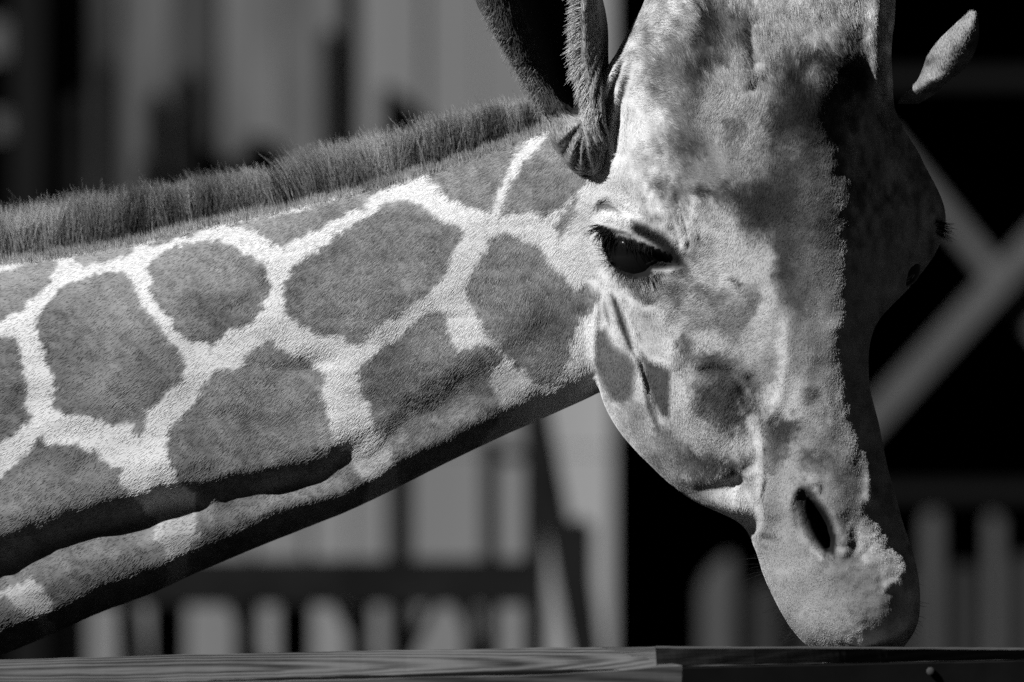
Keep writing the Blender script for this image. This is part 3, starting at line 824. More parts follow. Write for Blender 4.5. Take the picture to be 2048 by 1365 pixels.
FACE = [  # cx, cy, rx, ry, angle, target tone, strength
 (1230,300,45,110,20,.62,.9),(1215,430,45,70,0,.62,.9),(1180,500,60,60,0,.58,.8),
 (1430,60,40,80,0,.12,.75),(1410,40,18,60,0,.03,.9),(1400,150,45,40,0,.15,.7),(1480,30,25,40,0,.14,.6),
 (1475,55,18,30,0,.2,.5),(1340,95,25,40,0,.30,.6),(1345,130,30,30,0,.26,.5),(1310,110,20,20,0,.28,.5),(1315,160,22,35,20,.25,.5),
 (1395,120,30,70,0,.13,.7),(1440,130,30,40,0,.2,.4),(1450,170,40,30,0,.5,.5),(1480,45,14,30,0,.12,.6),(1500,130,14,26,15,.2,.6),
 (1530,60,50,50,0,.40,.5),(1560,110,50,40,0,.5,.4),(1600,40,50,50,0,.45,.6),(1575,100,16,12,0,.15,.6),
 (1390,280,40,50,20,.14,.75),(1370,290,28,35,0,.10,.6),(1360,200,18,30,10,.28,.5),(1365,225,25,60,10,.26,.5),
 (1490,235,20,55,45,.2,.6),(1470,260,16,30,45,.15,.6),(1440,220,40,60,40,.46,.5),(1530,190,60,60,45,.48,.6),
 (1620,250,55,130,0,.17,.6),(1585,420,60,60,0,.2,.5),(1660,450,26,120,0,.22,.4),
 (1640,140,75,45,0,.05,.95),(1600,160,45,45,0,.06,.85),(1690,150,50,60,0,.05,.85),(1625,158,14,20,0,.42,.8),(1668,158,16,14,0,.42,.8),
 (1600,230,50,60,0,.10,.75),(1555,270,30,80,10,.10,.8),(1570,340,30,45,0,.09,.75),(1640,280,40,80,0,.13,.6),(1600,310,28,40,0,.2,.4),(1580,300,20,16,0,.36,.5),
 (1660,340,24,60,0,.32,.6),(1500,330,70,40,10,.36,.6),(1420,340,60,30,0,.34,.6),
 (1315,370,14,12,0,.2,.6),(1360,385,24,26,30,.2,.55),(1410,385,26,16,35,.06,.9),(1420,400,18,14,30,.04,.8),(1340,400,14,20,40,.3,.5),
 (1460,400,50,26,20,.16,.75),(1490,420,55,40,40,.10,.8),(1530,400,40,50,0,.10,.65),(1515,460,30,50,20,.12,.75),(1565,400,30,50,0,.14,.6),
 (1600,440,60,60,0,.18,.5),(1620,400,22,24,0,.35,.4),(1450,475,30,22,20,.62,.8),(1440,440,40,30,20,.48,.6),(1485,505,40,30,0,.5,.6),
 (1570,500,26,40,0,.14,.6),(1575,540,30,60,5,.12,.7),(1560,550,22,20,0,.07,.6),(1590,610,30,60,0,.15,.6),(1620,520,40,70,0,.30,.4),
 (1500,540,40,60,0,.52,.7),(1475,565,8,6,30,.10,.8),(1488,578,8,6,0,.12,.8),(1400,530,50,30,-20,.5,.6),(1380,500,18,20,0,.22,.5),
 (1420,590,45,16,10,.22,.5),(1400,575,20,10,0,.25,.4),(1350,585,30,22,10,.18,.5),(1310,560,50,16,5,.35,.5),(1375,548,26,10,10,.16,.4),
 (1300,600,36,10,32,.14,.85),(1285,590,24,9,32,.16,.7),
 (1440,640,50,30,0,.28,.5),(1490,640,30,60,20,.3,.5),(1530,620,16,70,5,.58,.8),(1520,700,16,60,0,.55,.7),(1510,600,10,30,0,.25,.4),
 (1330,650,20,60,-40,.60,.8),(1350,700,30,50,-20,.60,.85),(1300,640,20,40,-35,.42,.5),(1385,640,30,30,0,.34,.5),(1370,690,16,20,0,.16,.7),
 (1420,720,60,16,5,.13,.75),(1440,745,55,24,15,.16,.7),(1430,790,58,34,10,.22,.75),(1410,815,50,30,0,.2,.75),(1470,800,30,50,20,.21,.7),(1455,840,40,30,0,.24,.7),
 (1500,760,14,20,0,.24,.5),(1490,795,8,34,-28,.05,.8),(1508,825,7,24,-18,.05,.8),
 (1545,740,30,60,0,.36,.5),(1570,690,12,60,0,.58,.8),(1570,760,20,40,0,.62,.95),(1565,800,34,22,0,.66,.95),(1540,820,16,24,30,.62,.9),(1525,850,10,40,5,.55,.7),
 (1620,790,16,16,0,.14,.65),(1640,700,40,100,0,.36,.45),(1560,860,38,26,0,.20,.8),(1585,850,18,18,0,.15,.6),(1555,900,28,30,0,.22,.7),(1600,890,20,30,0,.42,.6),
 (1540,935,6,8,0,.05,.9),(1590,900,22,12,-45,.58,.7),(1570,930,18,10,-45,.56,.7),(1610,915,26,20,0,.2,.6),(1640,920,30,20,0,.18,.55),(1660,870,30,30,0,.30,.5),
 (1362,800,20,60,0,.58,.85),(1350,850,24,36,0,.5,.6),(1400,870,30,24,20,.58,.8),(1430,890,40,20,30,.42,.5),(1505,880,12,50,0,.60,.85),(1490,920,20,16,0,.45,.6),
 (1375,915,36,20,30,.20,.7),(1330,880,26,20,30,.26,.6),(1420,930,50,26,10,.15,.8),(1455,935,34,16,-10,.07,.8),(1400,955,30,12,15,.13,.7),(1310,930,20,20,40,.35,.5),  # includes painted shade where the cheek overhangs the chin
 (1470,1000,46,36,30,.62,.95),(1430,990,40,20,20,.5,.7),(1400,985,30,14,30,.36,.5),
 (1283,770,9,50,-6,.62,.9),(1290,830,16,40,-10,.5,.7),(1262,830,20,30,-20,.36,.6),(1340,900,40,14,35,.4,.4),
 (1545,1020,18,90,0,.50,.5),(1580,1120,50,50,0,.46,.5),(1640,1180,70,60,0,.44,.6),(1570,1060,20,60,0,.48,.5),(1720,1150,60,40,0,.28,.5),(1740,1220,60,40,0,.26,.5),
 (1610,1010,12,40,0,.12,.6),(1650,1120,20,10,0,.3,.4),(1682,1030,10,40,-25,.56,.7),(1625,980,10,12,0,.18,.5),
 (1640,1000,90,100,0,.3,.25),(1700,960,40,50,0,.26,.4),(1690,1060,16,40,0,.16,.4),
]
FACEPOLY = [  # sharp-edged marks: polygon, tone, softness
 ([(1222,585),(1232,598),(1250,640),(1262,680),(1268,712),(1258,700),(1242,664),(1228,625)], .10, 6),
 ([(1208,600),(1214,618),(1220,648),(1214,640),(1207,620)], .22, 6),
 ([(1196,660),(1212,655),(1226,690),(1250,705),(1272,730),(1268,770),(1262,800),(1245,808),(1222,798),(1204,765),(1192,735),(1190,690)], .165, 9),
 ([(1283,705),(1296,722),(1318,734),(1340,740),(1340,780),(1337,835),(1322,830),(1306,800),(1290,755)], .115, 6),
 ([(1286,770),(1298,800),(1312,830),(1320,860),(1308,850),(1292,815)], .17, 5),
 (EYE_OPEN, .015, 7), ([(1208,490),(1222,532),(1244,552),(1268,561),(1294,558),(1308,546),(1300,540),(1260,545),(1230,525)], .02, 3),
 (NOS_REC, .09, 9), ([(1610,996),(1628,1002),(1648,1024),(1664,1050),(1673,1080),(1668,1110),(1650,1104),(1632,1080),(1618,1052),(1610,1022)], .012, 3),  # nostril recess and hole, shade painted dark
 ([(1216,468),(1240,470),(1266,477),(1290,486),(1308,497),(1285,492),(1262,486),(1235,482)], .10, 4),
 ([(1196,404),(1215,404),(1232,414),(1243,427),(1226,420),(1208,417),(1194,424),(1190,412)], .13, 5),  # crease above the lid, its shade painted in
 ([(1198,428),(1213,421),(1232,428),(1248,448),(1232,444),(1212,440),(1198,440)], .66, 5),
 ([(1262,440),(1284,446),(1312,459),(1338,476),(1354,498),(1374,532),(1350,530),(1318,500),(1290,482),(1266,466)], .022, 9),  # painted shade of the crease beside the eye
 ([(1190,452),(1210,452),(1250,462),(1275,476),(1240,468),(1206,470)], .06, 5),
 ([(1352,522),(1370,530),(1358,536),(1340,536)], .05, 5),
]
def face_tone(x, y, jig):
    st = fbm(x, y, 11, 33, 2)
    xs = x + fbm(x, y, 34, 31, 3)*16 + st*14 + jig[0]*1.5; ys = y + fbm(x, y, 34, 37, 3)*20 + st*22 + jig[1]*2.2
    fh = sstep(560, 420, y)
    rt = sstep(1560, 1680, x)
    t = 0.47 - 0.04*fh + 0.03*rt + 0.14*fbm(x, y, 70, 41, 4) + (0.10 + 0.20*fh + .08*rt)*fbm(x + 6*vnoise(x, y, 30, 45), y*0.6, 14, 43, 3)
    # mottling is strongest on the forehead, faint on the muzzle
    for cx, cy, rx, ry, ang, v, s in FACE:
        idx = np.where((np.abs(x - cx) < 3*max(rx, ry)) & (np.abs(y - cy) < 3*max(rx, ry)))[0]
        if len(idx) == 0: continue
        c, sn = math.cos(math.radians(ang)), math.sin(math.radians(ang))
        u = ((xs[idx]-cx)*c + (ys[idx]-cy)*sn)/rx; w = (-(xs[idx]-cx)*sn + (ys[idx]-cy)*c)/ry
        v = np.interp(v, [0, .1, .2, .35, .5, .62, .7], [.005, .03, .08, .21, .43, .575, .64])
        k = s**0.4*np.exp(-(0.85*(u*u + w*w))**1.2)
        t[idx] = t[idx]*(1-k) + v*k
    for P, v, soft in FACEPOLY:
        A = np.array(P); idx = np.where((x > A[:,0].min()-30) & (x < A[:,0].max()+30) & (y > A[:,1].min()-30) & (y < A[:,1].max()+30))[0]
        if len(idx) == 0: continue
        k = sstep(-soft, soft, sdf(x[idx] + jig[0][idx]*0.3, y[idx] + jig[1][idx]*0.3, P))
        t[idx] = t[idx]*(1-k) + v*k
    t = .62*(np.clip(t, .01, .7)/.62)**1.36
    return np.clip(t, .012, .7)

EDGE = [(-300,1290),(0,1262),(110,1235),(200,1212),(300,1200),(350,1190),(400,1172),(450,1150),(560,1180),(600,1198),(650,1190),(720,1188),(760,1196),(800,1206),(900,1240),(1400,1400)]
def tone_at(x, y, jit=0.0, r=None):
    n = len(x)
    jig = (rng.normal(0, jit, n), rng.normal(0, jit, n)) if jit else (np.zeros(n), np.zeros(n))
    e = np.array(EDGE, float)
    xe = np.interp(y, e[:, 0], e[:, 1])
    soft = np.interp(y, [350, 420, 560, 620], [6, 34, 24, 4])
    k = sstep(-soft, soft, x - xe)
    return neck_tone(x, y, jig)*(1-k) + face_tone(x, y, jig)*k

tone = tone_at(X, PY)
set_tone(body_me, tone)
wco = toworld(X, PY, -co[:, 1]) - GI
body_me.vertices.foreach_set('co', wco.reshape(-1)); body_me.update()
body_me.polygons.foreach_set('use_smooth', np.ones(len(body_me.polygons), bool))
body_me.materials.clear(); body_me.materials.append(M_skin)
body = link(bpy.data.objects.new('body', body_me), giraffe)

# ---- coat hair ----------------------------------------------------------
FLOW = np.array([  # x, y, direction
 (-300,900,-.9,.45),(0,700,-.88,.48),(300,700,-.8,.6),(200,1000,-.8,.6),(500,900,-.7,.7),(600,550,-.72,.7),(850,450,-.7,.7),(900,750,-.6,.8),(1000,350,-.7,.6),
 (1060,600,-.35,.93),(1100,740,-.6,.8),(1160,480,-.6,.6),(1160,680,-.3,.9),(700,950,-.75,.65),(300,1150,-.8,.6),
 (1300,40,.95,.25),(1300,180,.9,-.1),(1240,250,.3,.9),(1300,300,.9,.2),(1390,300,.7,.6),(1380,100,.5,.8),(1440,230,-.5,.85),(1480,80,.5,.8),(1540,140,.3,.95),(1500,260,-.5,.85),
 (1600,60,.2,.98),(1700,60,.3,.95),(1760,100,.2,.98),(1600,250,-.1,1),(1680,320,-.1,1),(1780,300,.2,.95),
 (1330,360,.8,.4),(1420,360,.95,.2),(1400,450,-.5,.8),(1500,400,-.2,.95),(1600,430,-.5,.85),(1660,500,-.45,.9),
 (1220,420,-.5,.4),(1380,540,-.9,.25),(1450,580,-.9,.2),(1380,620,-.85,.5),(1480,640,-.75,.6),(1520,560,.1,1),(1520,660,-.9,.5),(1600,640,.1,1),(1680,700,-.2,1),
 (1230,600,.2,.95),(1280,680,.35,.9),(1330,760,.1,1),(1220,740,-.2,.95),(1260,850,.4,.9),(1350,900,.1,1),(1430,860,-.5,.85),(1430,760,-.6,.8),(1500,720,-.8,.5),
 (1560,780,-.3,.9),(1640,850,-.3,.95),(1460,1000,-.1,1),(1510,900,0,1),(1560,960,-.2,1),(1540,1080,-.3,.95),(1600,1180,-.6,.8),(1680,1240,-.5,.85),(1760,1180,.5,.85),
 (1720,1100,.3,.95),(1700,980,.1,1),(1740,900,0,1),(1760,700,0,1)], float)
def flow(x, y):
    wx = np.zeros_like(x); wy = np.zeros_like(x)
    for fx_, fy_, dx, dy in FLOW:
        w = 1.0/((x-fx_)**2 + (y-fy_)**2 + 400)**2
        wx += w*dx; wy += w*dy
    n = np.hypot(wx, wy) + 1e-12
    return wx/n, wy/n

def grow(N, mask_fn, length_fn, rad, lift, seed, jit=4.0, name='coat_hair', mat=None, clump=16):
    r = np.random.default_rng(seed)
    a, b, c = co[tr[:, 0]], co[tr[:, 1]], co[tr[:, 2]]
    area = 0.5*np.linalg.norm(fn, axis=1)
    cen = (a + b + c)/3
    nrm = fn/(np.linalg.norm(fn, axis=1, keepdims=True) + 1e-12)
    w = area*mask_fn(cen[:, 0], -cen[:, 2], nrm)
    cdf = np.cumsum(w); cdf /= cdf[-1]
    ti = np.searchsorted(cdf, r.random(N))
    u = r.random(N); v = r.random(N); f = u + v > 1; u[f] = 1-u[f]; v[f] = 1-v[f]
    P = a[ti] + u[:, None]*(b[ti]-a[ti]) + v[:, None]*(c[ti]-a[ti])
    Nn = (vn[tr[ti, 0]] + vn[tr[ti, 1]] + vn[tr[ti, 2]]); Nn /= np.linalg.norm(Nn, axis=1, keepdims=True) + 1e-12
    x, y = P[:, 0], -P[:, 2]
    fxx, fyy = flow(x, y)
    # tufts: neighbouring hairs lean together
    ang = np.arctan2(fyy, fxx) + fbm(x, y, clump*2.2, 51, 3)*np.interp(x, [1150, 1300], [0.16, 0.55]) + r.normal(0, 0.14, N)
    T = np.stack([np.cos(ang), np.zeros(N), -np.sin(ang)], -1)
    T -= Nn*(T*Nn).sum(1, keepdims=True); T /= np.linalg.norm(T, axis=1, keepdims=True) + 1e-9
    L = length_fn(x, y)*(0.7 + 0.6*r.random(N))*(1 + 0.3*vnoise(x, y, clump, 61))
    lf = lift*np.interp(x, [1150, 1250, 1500, 1620], [0.28, 0.36, 0.52, 0.34])*(1 + 1.2*vnoise(x, y, clump*0.8, 63) + r.normal(0, .25, N))
    lf = np.clip(lf, 0.03, 1.2)
    p0 = P - Nn*0.8
    p1 = P + L[:, None]*(0.38*T + 0.42*lf[:, None]*Nn)
    p2 = P + L[:, None]*(0.74*T + 0.70*lf[:, None]*Nn)
    p3 = P + L[:, None]*(1.05*T + (0.80*lf)[:, None]*Nn)
    Q = np.stack([p0, p1, p2, p3], 1)
    W = toworld(Q[..., 0], -Q[..., 2], -Q[..., 1]) - GI
    t = tone_at(x, y, jit)
    va = np.interp(t, [.25, .55], [1, .22])
    t = t*1.12*(1 + va*(0.22*r.normal(0, 1, N).clip(-2, 2) + 0.30*vnoise(x, y, 9, 71)))
    return hair_object(name, W, rad*S*(0.7 + 0.6*r.random(N))*(1 - .2*sstep(1450, 1560, x)*sstep(380, 560, y)), np.clip(t, .01, .8), mat or M_fur, body)

def m_all(x, y, n):
    ins = ((x > -260) & (x < 2080) & (y > -70) & (y < 1330))
    eye = inside(x, y, EYE_OPEN); dq, _, _ = seg_dist(x, y, NOSTRIL, True)
    nos = inside(x, y, NOSTRIL) | (dq < 5)
    return ins * (n[:, 1] < 0.35) * (~eye) * (~nos) * (0.35 + 0.65*sstep(200, 1000, x))
def len_all(x, y):
    L = np.where(x < 1190, 8.5, 7.0)
    L = L + 11*np.exp(-((x-1500)/260)**2 - ((y-60)/150)**2)*(x > 1200)
    L = L*(1 - .35*sstep(1450, 1560, x)*sstep(380, 560, y))
    dn, _, _ = seg_dist(x, y, EYE_OPEN, True)
    return L*np.clip(dn/30, 0.35, 1)
NH = 420000 if FULLHAIR else 200000
coat = grow(NH, m_all, len_all, 0.36, 0.20, 5)
# ---- mane ---------------------------------------------------------------
r = np.random.default_rng(21)
NM = 56000
mx_ = r.uniform(-420, 1150, NM)
mo = r.normal(0, 1, NM).clip(-2, 2)
topy = interp_rows([a[0] for a in NECK_TOP], [[a[1]] for a in NECK_TOP], mx_)[:, 0]
half_d = np.interp(mx_, [-760, 0, 400, 800, 1200], [-420, -410, -390, -350, -290])
mz = topy + 8 + 6*np.abs(mo); md_ = half_d + 16*mo + 6
MT = [(-400,480),(0,427),(100,412),(200,398),(300,382),(400,365),(500,348),(545,346),(590,340),(630,318),(680,297),(760,283),(830,262),(900,236),(1000,214),(1080,198),(1150,190)]
hh = (topy - fx(MT, mx_))*.93
hh = hh*(1 + 0.22*vnoise(mx_, mo*20, 26, 91) + 0.30*vnoise(mx_, mo*8, 11, 92) + r.normal(0, .12, NM))
hh = hh*np.where(r.random(NM) < 0.3, r.uniform(.5, 1, NM), 1)
lean = -0.10 + 0.25*vnoise(mx_, mo*10, 60, 93) + 0.3*vnoise(mx_, mo*10, 22, 95) + r.normal(0, .2, NM)
lean = lean + np.interp(mx_, [500, 560, 610, 680], [0, -.35, -.3, 0])
dl = r.normal(0, .12, NM) + 0.2*vnoise(mx_, mo, 20, 97)
tt = np.array([0, .35, .7, 1.0])
mp_x = mx_[:, None] + hh[:, None]*lean[:, None]*tt**1.4
mp_y = mz[:, None] - (hh + 8 + 6*np.abs(mo))[:, None]*tt
mp_d = md_[:, None] + hh[:, None]*dl[:, None]*tt
mt = 0.20 + 0.22*fbm(mx_, mo*12, 34, 99, 3) + r.normal(0, .03, NM)
for cx, rx, v in [(340,110,.35),(270,40,.3),(588,44,.10),(910,22,.35),(860,50,.35),(1000,60,.35),(700,40,.7),(450,40,.5)]:
    mt = mt*(1 - (1-v)*np.exp(-((mx_-cx)/rx)**2)*(r.random(NM) < (.98 if cx == 585 else .8)))
mt = mt*(1 + 0.5*(mx_ > 700)*(r.random(NM) < .5))
mpts = toworld(mp_x, mp_y, mp_d) - GI
mt = mt[:, None]*np.array([1.15, .65, 1.1, 1.9])[None, :]*(1 + .25*r.normal(0, 1, NM).clip(-2, 2))[:, None]
mane = hair_object('mane', mpts, 0.55*S, np.clip(mt, .012, .6), M_fur, giraffe)

# short pale hairs where the mane rises out of the coat
NS = 13000
sx_ = r.uniform(-300, 1140, NS)
sy_ = interp_rows([a[0] for a in NECK_TOP], [[a[1]] for a in NECK_TOP], sx_)[:, 0]
sd_ = np.interp(sx_, [-760, 0, 400, 800, 1200], [-250, -250, -235, -205, -175]) + r.normal(0, 22, NS)
sl_ = r.uniform(5, 24, NS)*(1 + .6*vnoise(sx_, sd_, 24, 151))
ln_ = -.15 + .3*vnoise(sx_, sd_, 18, 153) + r.normal(0, .15, NS)
t4 = np.array([0, .35, .7, 1.0])
spts = toworld(sx_[:, None] + sl_[:, None]*ln_[:, None]*t4, sy_[:, None] + 6 + 5*np.abs(r.normal(0, 1, NS))[:, None] - sl_[:, None]*t4, sd_[:, None] - 0*t4) - GI
hair_object('mane_base', spts, 0.5*S, (.24*(1 + .3*r.normal(0, 1, NS)) + .2*vnoise(sx_, sd_, 40, 155)).clip(.05, .6), M_fur, giraffe)

# ---- ears ---------------------------------------------------------------
def ear_mesh(rows, name):
    """rows: (py, [(x,d) ... closed section]) from base to tip"""
    keys = np.arange(len(rows), dtype=float)
    vals = [[(p[0], p[1], py + (p[2] if len(p) > 2 else 0)) for p in P] for py, P in rows]
    q = np.linspace(0, len(rows)-1, (len(rows)-1)*14 + 1)
    C = interp_rows(keys, np.array(vals, float), q)
    W = closed_spline(C, 110)
    V = np.stack([W[..., 0], -W[..., 1], -W[..., 2]], -1)
    v, F = cap(V)
    return v, F
def ear_build(rows, tone_fn, name, crease=None):
    v, F = ear_mesh(rows, name)
    v = np.asarray(v)
    if crease is not None: v[:, 1] += 34*sstep(250, 130, -v[:, 2])
    if crease is not None: v[:, 1] -= crease(v[:, 0], -v[:, 2], -v[:, 1])
    me = mesh_from(toworld(v[:, 0], -v[:, 2], -v[:, 1]) - GI, F, name)
    bm = bmesh.new(); bm.from_mesh(me); bmesh.ops.recalc_face_normals(bm, faces=bm.faces); bm.to_mesh(me); bm.free()
    me.polygons.foreach_set('use_smooth', np.ones(len(me.polygons), bool))
    set_tone(me, tone_fn(v[:, 0], -v[:, 2], -v[:, 1]))
    me.materials.append(M_skin)
    return link(bpy.data.objects.new(name, me), giraffe), v, F
# section order: left rim, inner left, floor, inner right, right rim (towards the lens), outer right, back right, back, back left
EAR = [
 (352, [(1165,-60),(1172,-45),(1182,-38),(1192,-40),(1198,-50),(1202,-65),(1195,-110),(1182,-125),(1168,-100)]),
 (335, [(1143,-46),(1156,-18),(1174,-4),(1190,-4),(1200,-12),(1206,-28),(1205,-120),(1175,-150),(1142,-100)]),
 (290, [(1110,-30),(1130,12),(1160,26),(1190,24),(1208,10),(1222,-20),(1215,-150),(1165,-185),(1115,-110)]),
 (248, [(1103,-25),(1125,5),(1150,8),(1172,10),(1194,22),(1212,-10),(1214,-160),(1165,-200),(1108,-110)]),
 (222, [(1088,-10),(1118,-5),(1150,-60),(1168,-50),(1182,26),(1210,0),(1216,-170),(1165,-220),(1092,-110)]),
 (180, [(1062,5),(1100,-20),(1135,-130),(1158,-110),(1172,36),(1206,10),(1218,-175),(1160,-245),(1066,-120)]),
 (120, [(1027,20),(1080,-25),(1125,-190),(1160,-150),(1163,44),(1198,12),(1214,-170),(1140,-270),(1032,-120)]),
 (50,  [(988,30),(1050,-20),(1110,-225),(1160,-170),(1162,48),(1186,15),(1212,-160),(1110,-290),(992,-110)]),
 (-20, [(955,35),(1025,-20),(1090,-240),(1160,-180),(1164,48),(1178,18),(1196,-150),(1080,-300),(960,-100)]),
 (-140,[(925,30),(990,-30),(1060,-230),(1130,-170),(1150,30),(1160,5),(1160,-150),(1050,-290),(930,-110)]),
 (-270,[(930,0),(970,-40),(1020,-170),(1075,-140),(1100,0),(1105,-20),(1095,-150),(1020,-230),(935,-110)]),
 (-370,[(985,-60),(992,-70),(1005,-95),(1020,-90),(1030,-70),(1032,-80),(1025,-110),(1008,-120),(988,-90)]),
]
def ear_tone(x, y, d):
    t = 0.08 + 0.05*fbm(x, y, 26, 101, 3)
    t = np.where(y > 235, 0.27 + 0.16*fbm(x*2, y*0.7, 30, 103, 3), t)
    d = d + 34*sstep(250, 130, y)
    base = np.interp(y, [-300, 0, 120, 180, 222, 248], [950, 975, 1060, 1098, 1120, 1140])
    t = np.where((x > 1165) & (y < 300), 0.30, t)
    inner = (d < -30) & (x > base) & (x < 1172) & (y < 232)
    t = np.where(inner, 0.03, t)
    return t.clip(.02, .6)
def ear_crease(x, y, d):
    k = sstep(225, 260, y)*sstep(-60, -10, d)
    ang = np.arctan2(x - 1150, y - 190)
    a = np.zeros(len(x))
    for tx, ty, am in [(1116,285,9),(1128,312,-9),(1139,328,10),(1151,342,-10),(1163,350,10),(1175,356,-9),(1188,352,8)]:
        dd, tt_, _ = seg_dist(x, y, [(1172, 238), ((1172+tx)/2 - 4, (238+ty)/2), (tx, ty)])
        a = a + am*np.exp(-(dd/5.5)**2)*k*sstep(0, .25, tt_)
    # folds where the ear joins the head
    k2 = sstep(1175, 1195, x)*sstep(330, 250, y)*sstep(60, 120, y)
    return a + k2*8*np.sin((x - 0.18*(y-200)**2/60)*0.42)
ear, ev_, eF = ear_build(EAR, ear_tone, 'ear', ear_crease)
# fringe along the rims
def fringe(path, dirs, n, length, rad, tone, name, parent, seed, spread=8, curl=0.25):
    r = np.random.default_rng(seed); P = np.array(path, float); Q = np.array(dirs, float)
    t = r.random(n)*(len(P)-1)
    c = interp_rows(np.arange(len(P)), P, t) + r.normal(0, spread, (n, 3))*np.array([1, 1, .6])
    d = interp_rows(np.arange(len(Q)), Q, t*(len(Q)-1)/(len(P)-1)) + r.normal(0, .16, (n, 3))
    d /= np.linalg.norm(d, axis=1, keepdims=True)
    L = length*(0.5 + 0.8*r.random(n))*(1 + .5*vnoise(c[:, 0]*2, c[:, 1]*2, 12, 105))
    tt = np.array([0, .33, .66, 1.0])
    pts = c[:, None] + d[:, None]*(L[:, None]*tt)[..., None]
    pts[..., 1] += (L[:, None]*curl*tt**2)
    W = toworld(pts[..., 0], pts[..., 1], pts[..., 2]) - GI
    tn = tone*(1 + .3*r.normal(0, 1, n).clip(-2, 2))
    return hair_object(name, W, rad*S, np.clip(tn, .012, .7), M_fur, parent)
fringe([(1166,-60,10),(1164,0,14),(1162,60,12),(1162,110,10),(1170,160,14),(1182,200,18),(1192,230,24)],
       [(-.9,.2,.3),(-1,.1,.2),(-.95,.3,.2),(-.9,.4,.2),(-.6,.7,.2),(-.5,.8,.2),(-.3,.9,.1)], 2200, 24, 0.55, .5, 'ear_fringe', ear, 31, 5)
fringe([(958,-40,-4),(990,50,-4),(1028,120,-14),(1062,180,-14),(1088,222,-12)], [(-.6,.3,.4),(-.6,.5,.4),(-.7,.5,.3),(-.5,.7,.3),(-.4,.8,.3)], 1500, 9, 0.45, .20, 'ear_fringe', ear, 33, 7)
def ear_coat(v, F, tone_fn, n, length, seed, name, parent, keep):
    r = np.random.default_rng(seed)
    T3 = np.array([t for f in F for t in ([f[:3], [f[0], f[2], f[3]]] if len(f) == 4 else [f])])
    a, b, c = v[T3[:, 0]], v[T3[:, 1]], v[T3[:, 2]]
    nn = np.cross(b-a, c-a); ar = np.linalg.norm(nn, axis=1); nn = nn/(ar[:, None] + 1e-9)
    cen = (a+b+c)/3
    ctr = v.mean(0)
    w = ar*keep(cen[:, 0], -cen[:, 2], -cen[:, 1])
    cdf = np.cumsum(w); cdf /= cdf[-1]; ti = np.searchsorted(cdf, r.random(n))
    u = r.random(n); q = r.random(n); f = u+q > 1; u[f] = 1-u[f]; q[f] = 1-q[f]
    P = a[ti] + u[:, None]*(b-a)[ti] + q[:, None]*(c-a)[ti]
    Nn = nn[ti]; Nn = np.where((Nn[:, 1] > 0)[:, None], -Nn, Nn)
    x, y = P[:, 0], -P[:, 2]
    T = np.stack([-.35 + .5*vnoise(x, y, 20, 111), np.zeros(n), .9 + .3*vnoise(x, y, 20, 112)], -1)
    T -= Nn*(T*Nn).sum(1, keepdims=True); T /= np.linalg.norm(T, axis=1, keepdims=True) + 1e-9
    L = length*(.6 + .7*r.random(n))[:, None]
    pts = np.stack([P, P + L*(.4*T + .14*Nn), P + L*(.75*T + .22*Nn), P + L*(1.05*T + .24*Nn)], 1)
    W = toworld(pts[..., 0], -pts[..., 2], -pts[..., 1]) - GI
    tn = tone_fn(x, y, -P[:, 1])*(1 + .22*r.normal(0, 1, n).clip(-2, 2))
    return hair_object(name, W, .5*S, np.clip(tn, .012, .7), M_fur, parent)
ear_coat(ev_, eF, ear_tone, 14000, 11, 35, 'ear_coat', ear, lambda x, y, d: (d > -60)*(y > -60))

FAR = [
 (208, [(1800,-150),(1806,-138),(1814,-130),(1822,-132),(1826,-142),(1822,-160),(1812,-170),(1804,-165),(1799,-158)]),
 (190, [(1816,-128),(1824,-112),(1834,-104),(1846,-108),(1854,-130),(1850,-160),(1838,-175),(1824,-165),(1814,-145)]),
 (165, [(1842,-120),(1850,-104),(1860,-98),(1870,-102),(1880,-125),(1878,-165),(1862,-185),(1848,-165),(1840,-142)]),
 (140, [(1856,-118),(1866,-100),(1880,-92),(1894,-98),(1908,-125),(1904,-175),(1882,-200),(1862,-170),(1854,-145)]),
 (112, [(1868,-116),(1880,-98),(1896,-88),(1912,-96),(1927,-125),(1922,-180),(1900,-205),(1874,-175),(1866,-145)]),
 (85,  [(1886,-116),(1898,-98),(1912,-90),(1926,-98),(1938,-125),(1934,-180),(1916,-205),(1892,-175),(1884,-145)]),
 (60,  [(1908,-118),(1917,-104),(1926,-98),(1935,-104),(1944,-128),(1940,-170),(1928,-190),(1912,-170),(1906,-145)]),
 (38,  [(1928,-124),(1933,-116),(1938,-114),(1942,-116),(1946,-130),(1944,-150),(1938,-160),(1931,-150),(1927,-136)]),
 (24,  [(1940,-130),(1942,-127),(1944,-126),(1945,-128),(1946,-132),(1945,-138),(1943,-140),(1941,-137),(1940,-134)]),
]
def far_tone(x, y, d):
    return (0.25 + 0.12*fbm(x, y, 22, 121, 3) - 0.10*np.exp(-((y - 112 + .4*(x-1895))/9)**2)).clip(.05, .5)  # dark band paints in the shade of a fold
FAR = [(py, [((c[0] + (c[0]-np.mean([k[0] for k in P]))*.35 + (6 if i < 5 else 0)), c[1] + 175*float(sstep(212, 178, py))) for i, c in enumerate(P)]) for py, P in FAR]
ear2, fv_, fF = ear_build(FAR, far_tone, 'ear')
ear_coat(fv_, fF, far_tone, 3500, 5, 37, 'ear_coat', ear2, lambda x, y, d: (d > 30))

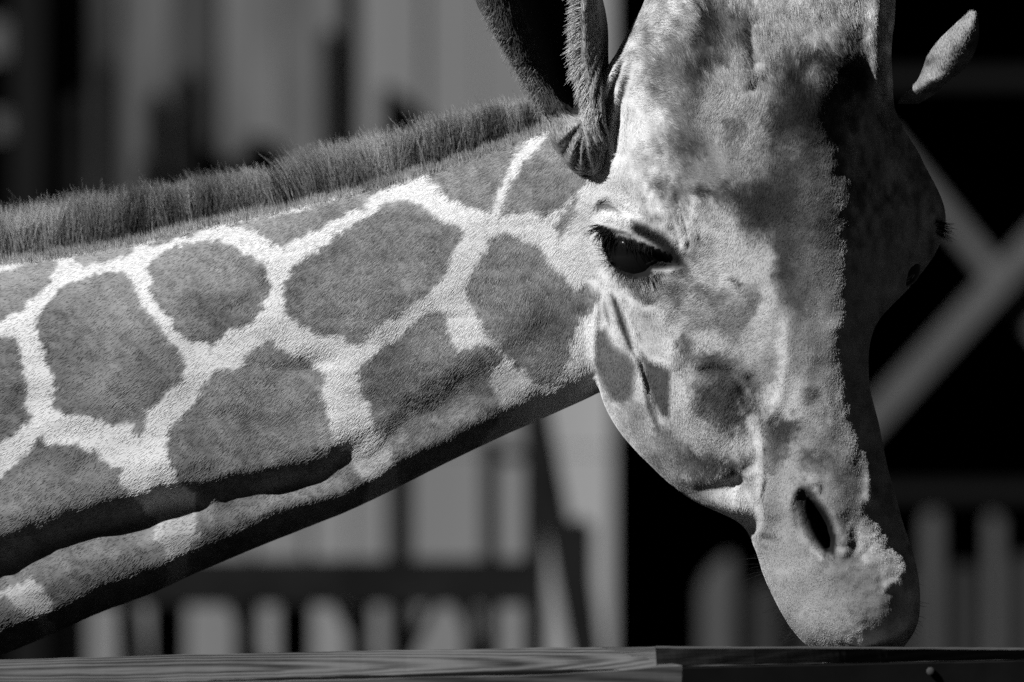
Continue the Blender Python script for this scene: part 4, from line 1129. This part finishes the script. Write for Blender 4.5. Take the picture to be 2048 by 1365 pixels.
# ---- eyes ---------------------------------------------------------------
def eyeball(cx, cy, d, r_, name='eye'):
    bm = bmesh.new(); bmesh.ops.create_uvsphere(bm, u_segments=48, v_segments=32, radius=r_*S)
    me = bpy.data.meshes.new(name); bm.to_mesh(me); bm.free()
    me.polygons.foreach_set('use_smooth', np.ones(len(me.polygons), bool)); me.materials.append(M_eye)
    o = bpy.data.objects.new(name, me); o.location = toworld(cx, cy, d) - GI
    return link(o, giraffe)
eye = eyeball(1278, 512, -45, 82)
eye2 = eyeball(1800, 536, -80, 42)
# lid rim coloured pale to paint in its glint
def rim(path, rad, mat, name, parent, M=12):
    v, F = tube([(x, -d, -y) for x, y, d in path], rad, M)
    me = mesh_from(toworld(v[:, 0], -v[:, 2], -v[:, 1]) - GI, F, name)
    me.polygons.foreach_set('use_smooth', np.ones(len(me.polygons), bool)); me.materials.append(mat)
    return link(bpy.data.objects.new(name, me), parent)
M_glint = plain_mat('pale_lid_glint', 0.30, 0.22, 0.6)
#@@DEPTH

# depth of the skin under a photo position, to seat lashes and whiskers
def skin_d(xq, yq):
    out = []
    m = vn[:, 1] < 0.2
    cx_, cy_, cd_ = co[m, 0], -co[m, 2], -co[m, 1]
    for a_, b_ in zip(np.atleast_1d(xq), np.atleast_1d(yq)):
        q = (cx_ - a_)**2 + (cy_ - b_)**2
        k = np.argpartition(q, 5)[:5]
        out.append(cd_[k].max())
    return np.array(out)
def on_skin(pts, lift=0):
    A = np.array(pts, float); d = skin_d(A[:, 0], A[:, 1]) + lift
    return np.column_stack([A, d])
low = on_skin([(1207,474),(1213,494),(1222,514),(1234,530)], 26)
lid = rim([tuple(p) for p in low], [1.2, 2.0, 2.2, 1.2], M_glint, 'lower_lid', eye)
def lashes(root, tipdir, n, length, seed, rad=0.9, tone=.012, spread=3, fan=.18, name='eyelashes', par=None, clump=True):
    r = np.random.default_rng(seed); P = np.array(root, float); Q = np.array(tipdir, float)
    t = r.random(n)*(len(P)-1)
    if clump: t = np.where(r.random(n) < .6, np.round(t*6)/6 + r.normal(0, .012, n), t).clip(0, len(P)-1)
    c = interp_rows(np.arange(len(P)), P, t) + r.normal(0, spread, (n, 3))
    d = interp_rows(np.arange(len(Q)), Q, t*(len(Q)-1)/(len(P)-1)) + r.normal(0, fan, (n, 3))
    d /= np.linalg.norm(d, axis=1, keepdims=True)
    L = length*(0.55 + 0.6*r.random(n)); tt = np.array([0, .33, .66, 1.0])
    pts = c[:, None] + d[:, None]*(L[:, None]*tt)[..., None]
    pts[..., 1] += (L*r.uniform(.0, .3, n))[:, None]*tt**2*(-1 if d[0, 1] > 0.5 else 1)
    W = toworld(pts[..., 0], pts[..., 1], pts[..., 2]) - GI
    return hair_object(name, W, rad*S, np.full(n, tone), M_fur, par or giraffe)
up = on_skin([(1196,452),(1210,458),(1225,466),(1245,474),(1268,482),(1300,496)], 6)
lashes(up, [(-1,.25,.5),(-.85,.55,.6),(-.6,.75,.7),(-.3,.9,.6),(-.1,1,.5),(.1,1,.4)], 150, 22, 41, 0.5)
lashes(up[:3], [(-1,.2,.5),(-.9,.5,.6),(-.6,.8,.6)], 90, 38, 42, 0.6, spread=2)
lw = on_skin([(1208,492),(1216,512),(1232,535),(1258,552),(1290,556),(1318,548)], 3)
lashes(lw, [(-1,.1,.4),(-.95,.3,.4),(-.6,.8,.3),(-.25,1,.3),(0,1,.3),(.1,1,.3)], 120, 30, 43, 0.5, spread=2)
lashes([(1872,440,-60),(1878,455,-70),(1876,470,-78)], [(1,.1,0),(1,.25,0),(.9,.4,0)], 70, 30, 45, 0.6)
# whiskers on lip and chin
wk = on_skin([(1524,1105),(1530,1150),(1545,1190),(1560,1220),(1580,1250),(1600,1272)], 0)
lashes(wk, [(-1,.05,.3),(-1,.1,.4),(-1,.3,.5),(-.9,.35,.4),(-.8,.3,.4),(-.7,.4,.3)], 46, 52, 47, 0.42, .02, 5, .22, 'whiskers', None, False)
lashes([(1822,1140,-20),(1834,1200,-25),(1826,1250,-20),(1808,1275,-10)], [(1,-.1,.1),(1,0,.1),(1,.3,.1),(.8,.5,0)], 26, 20, 49, 0.42, .02, 3, .22, 'whiskers', None, False)
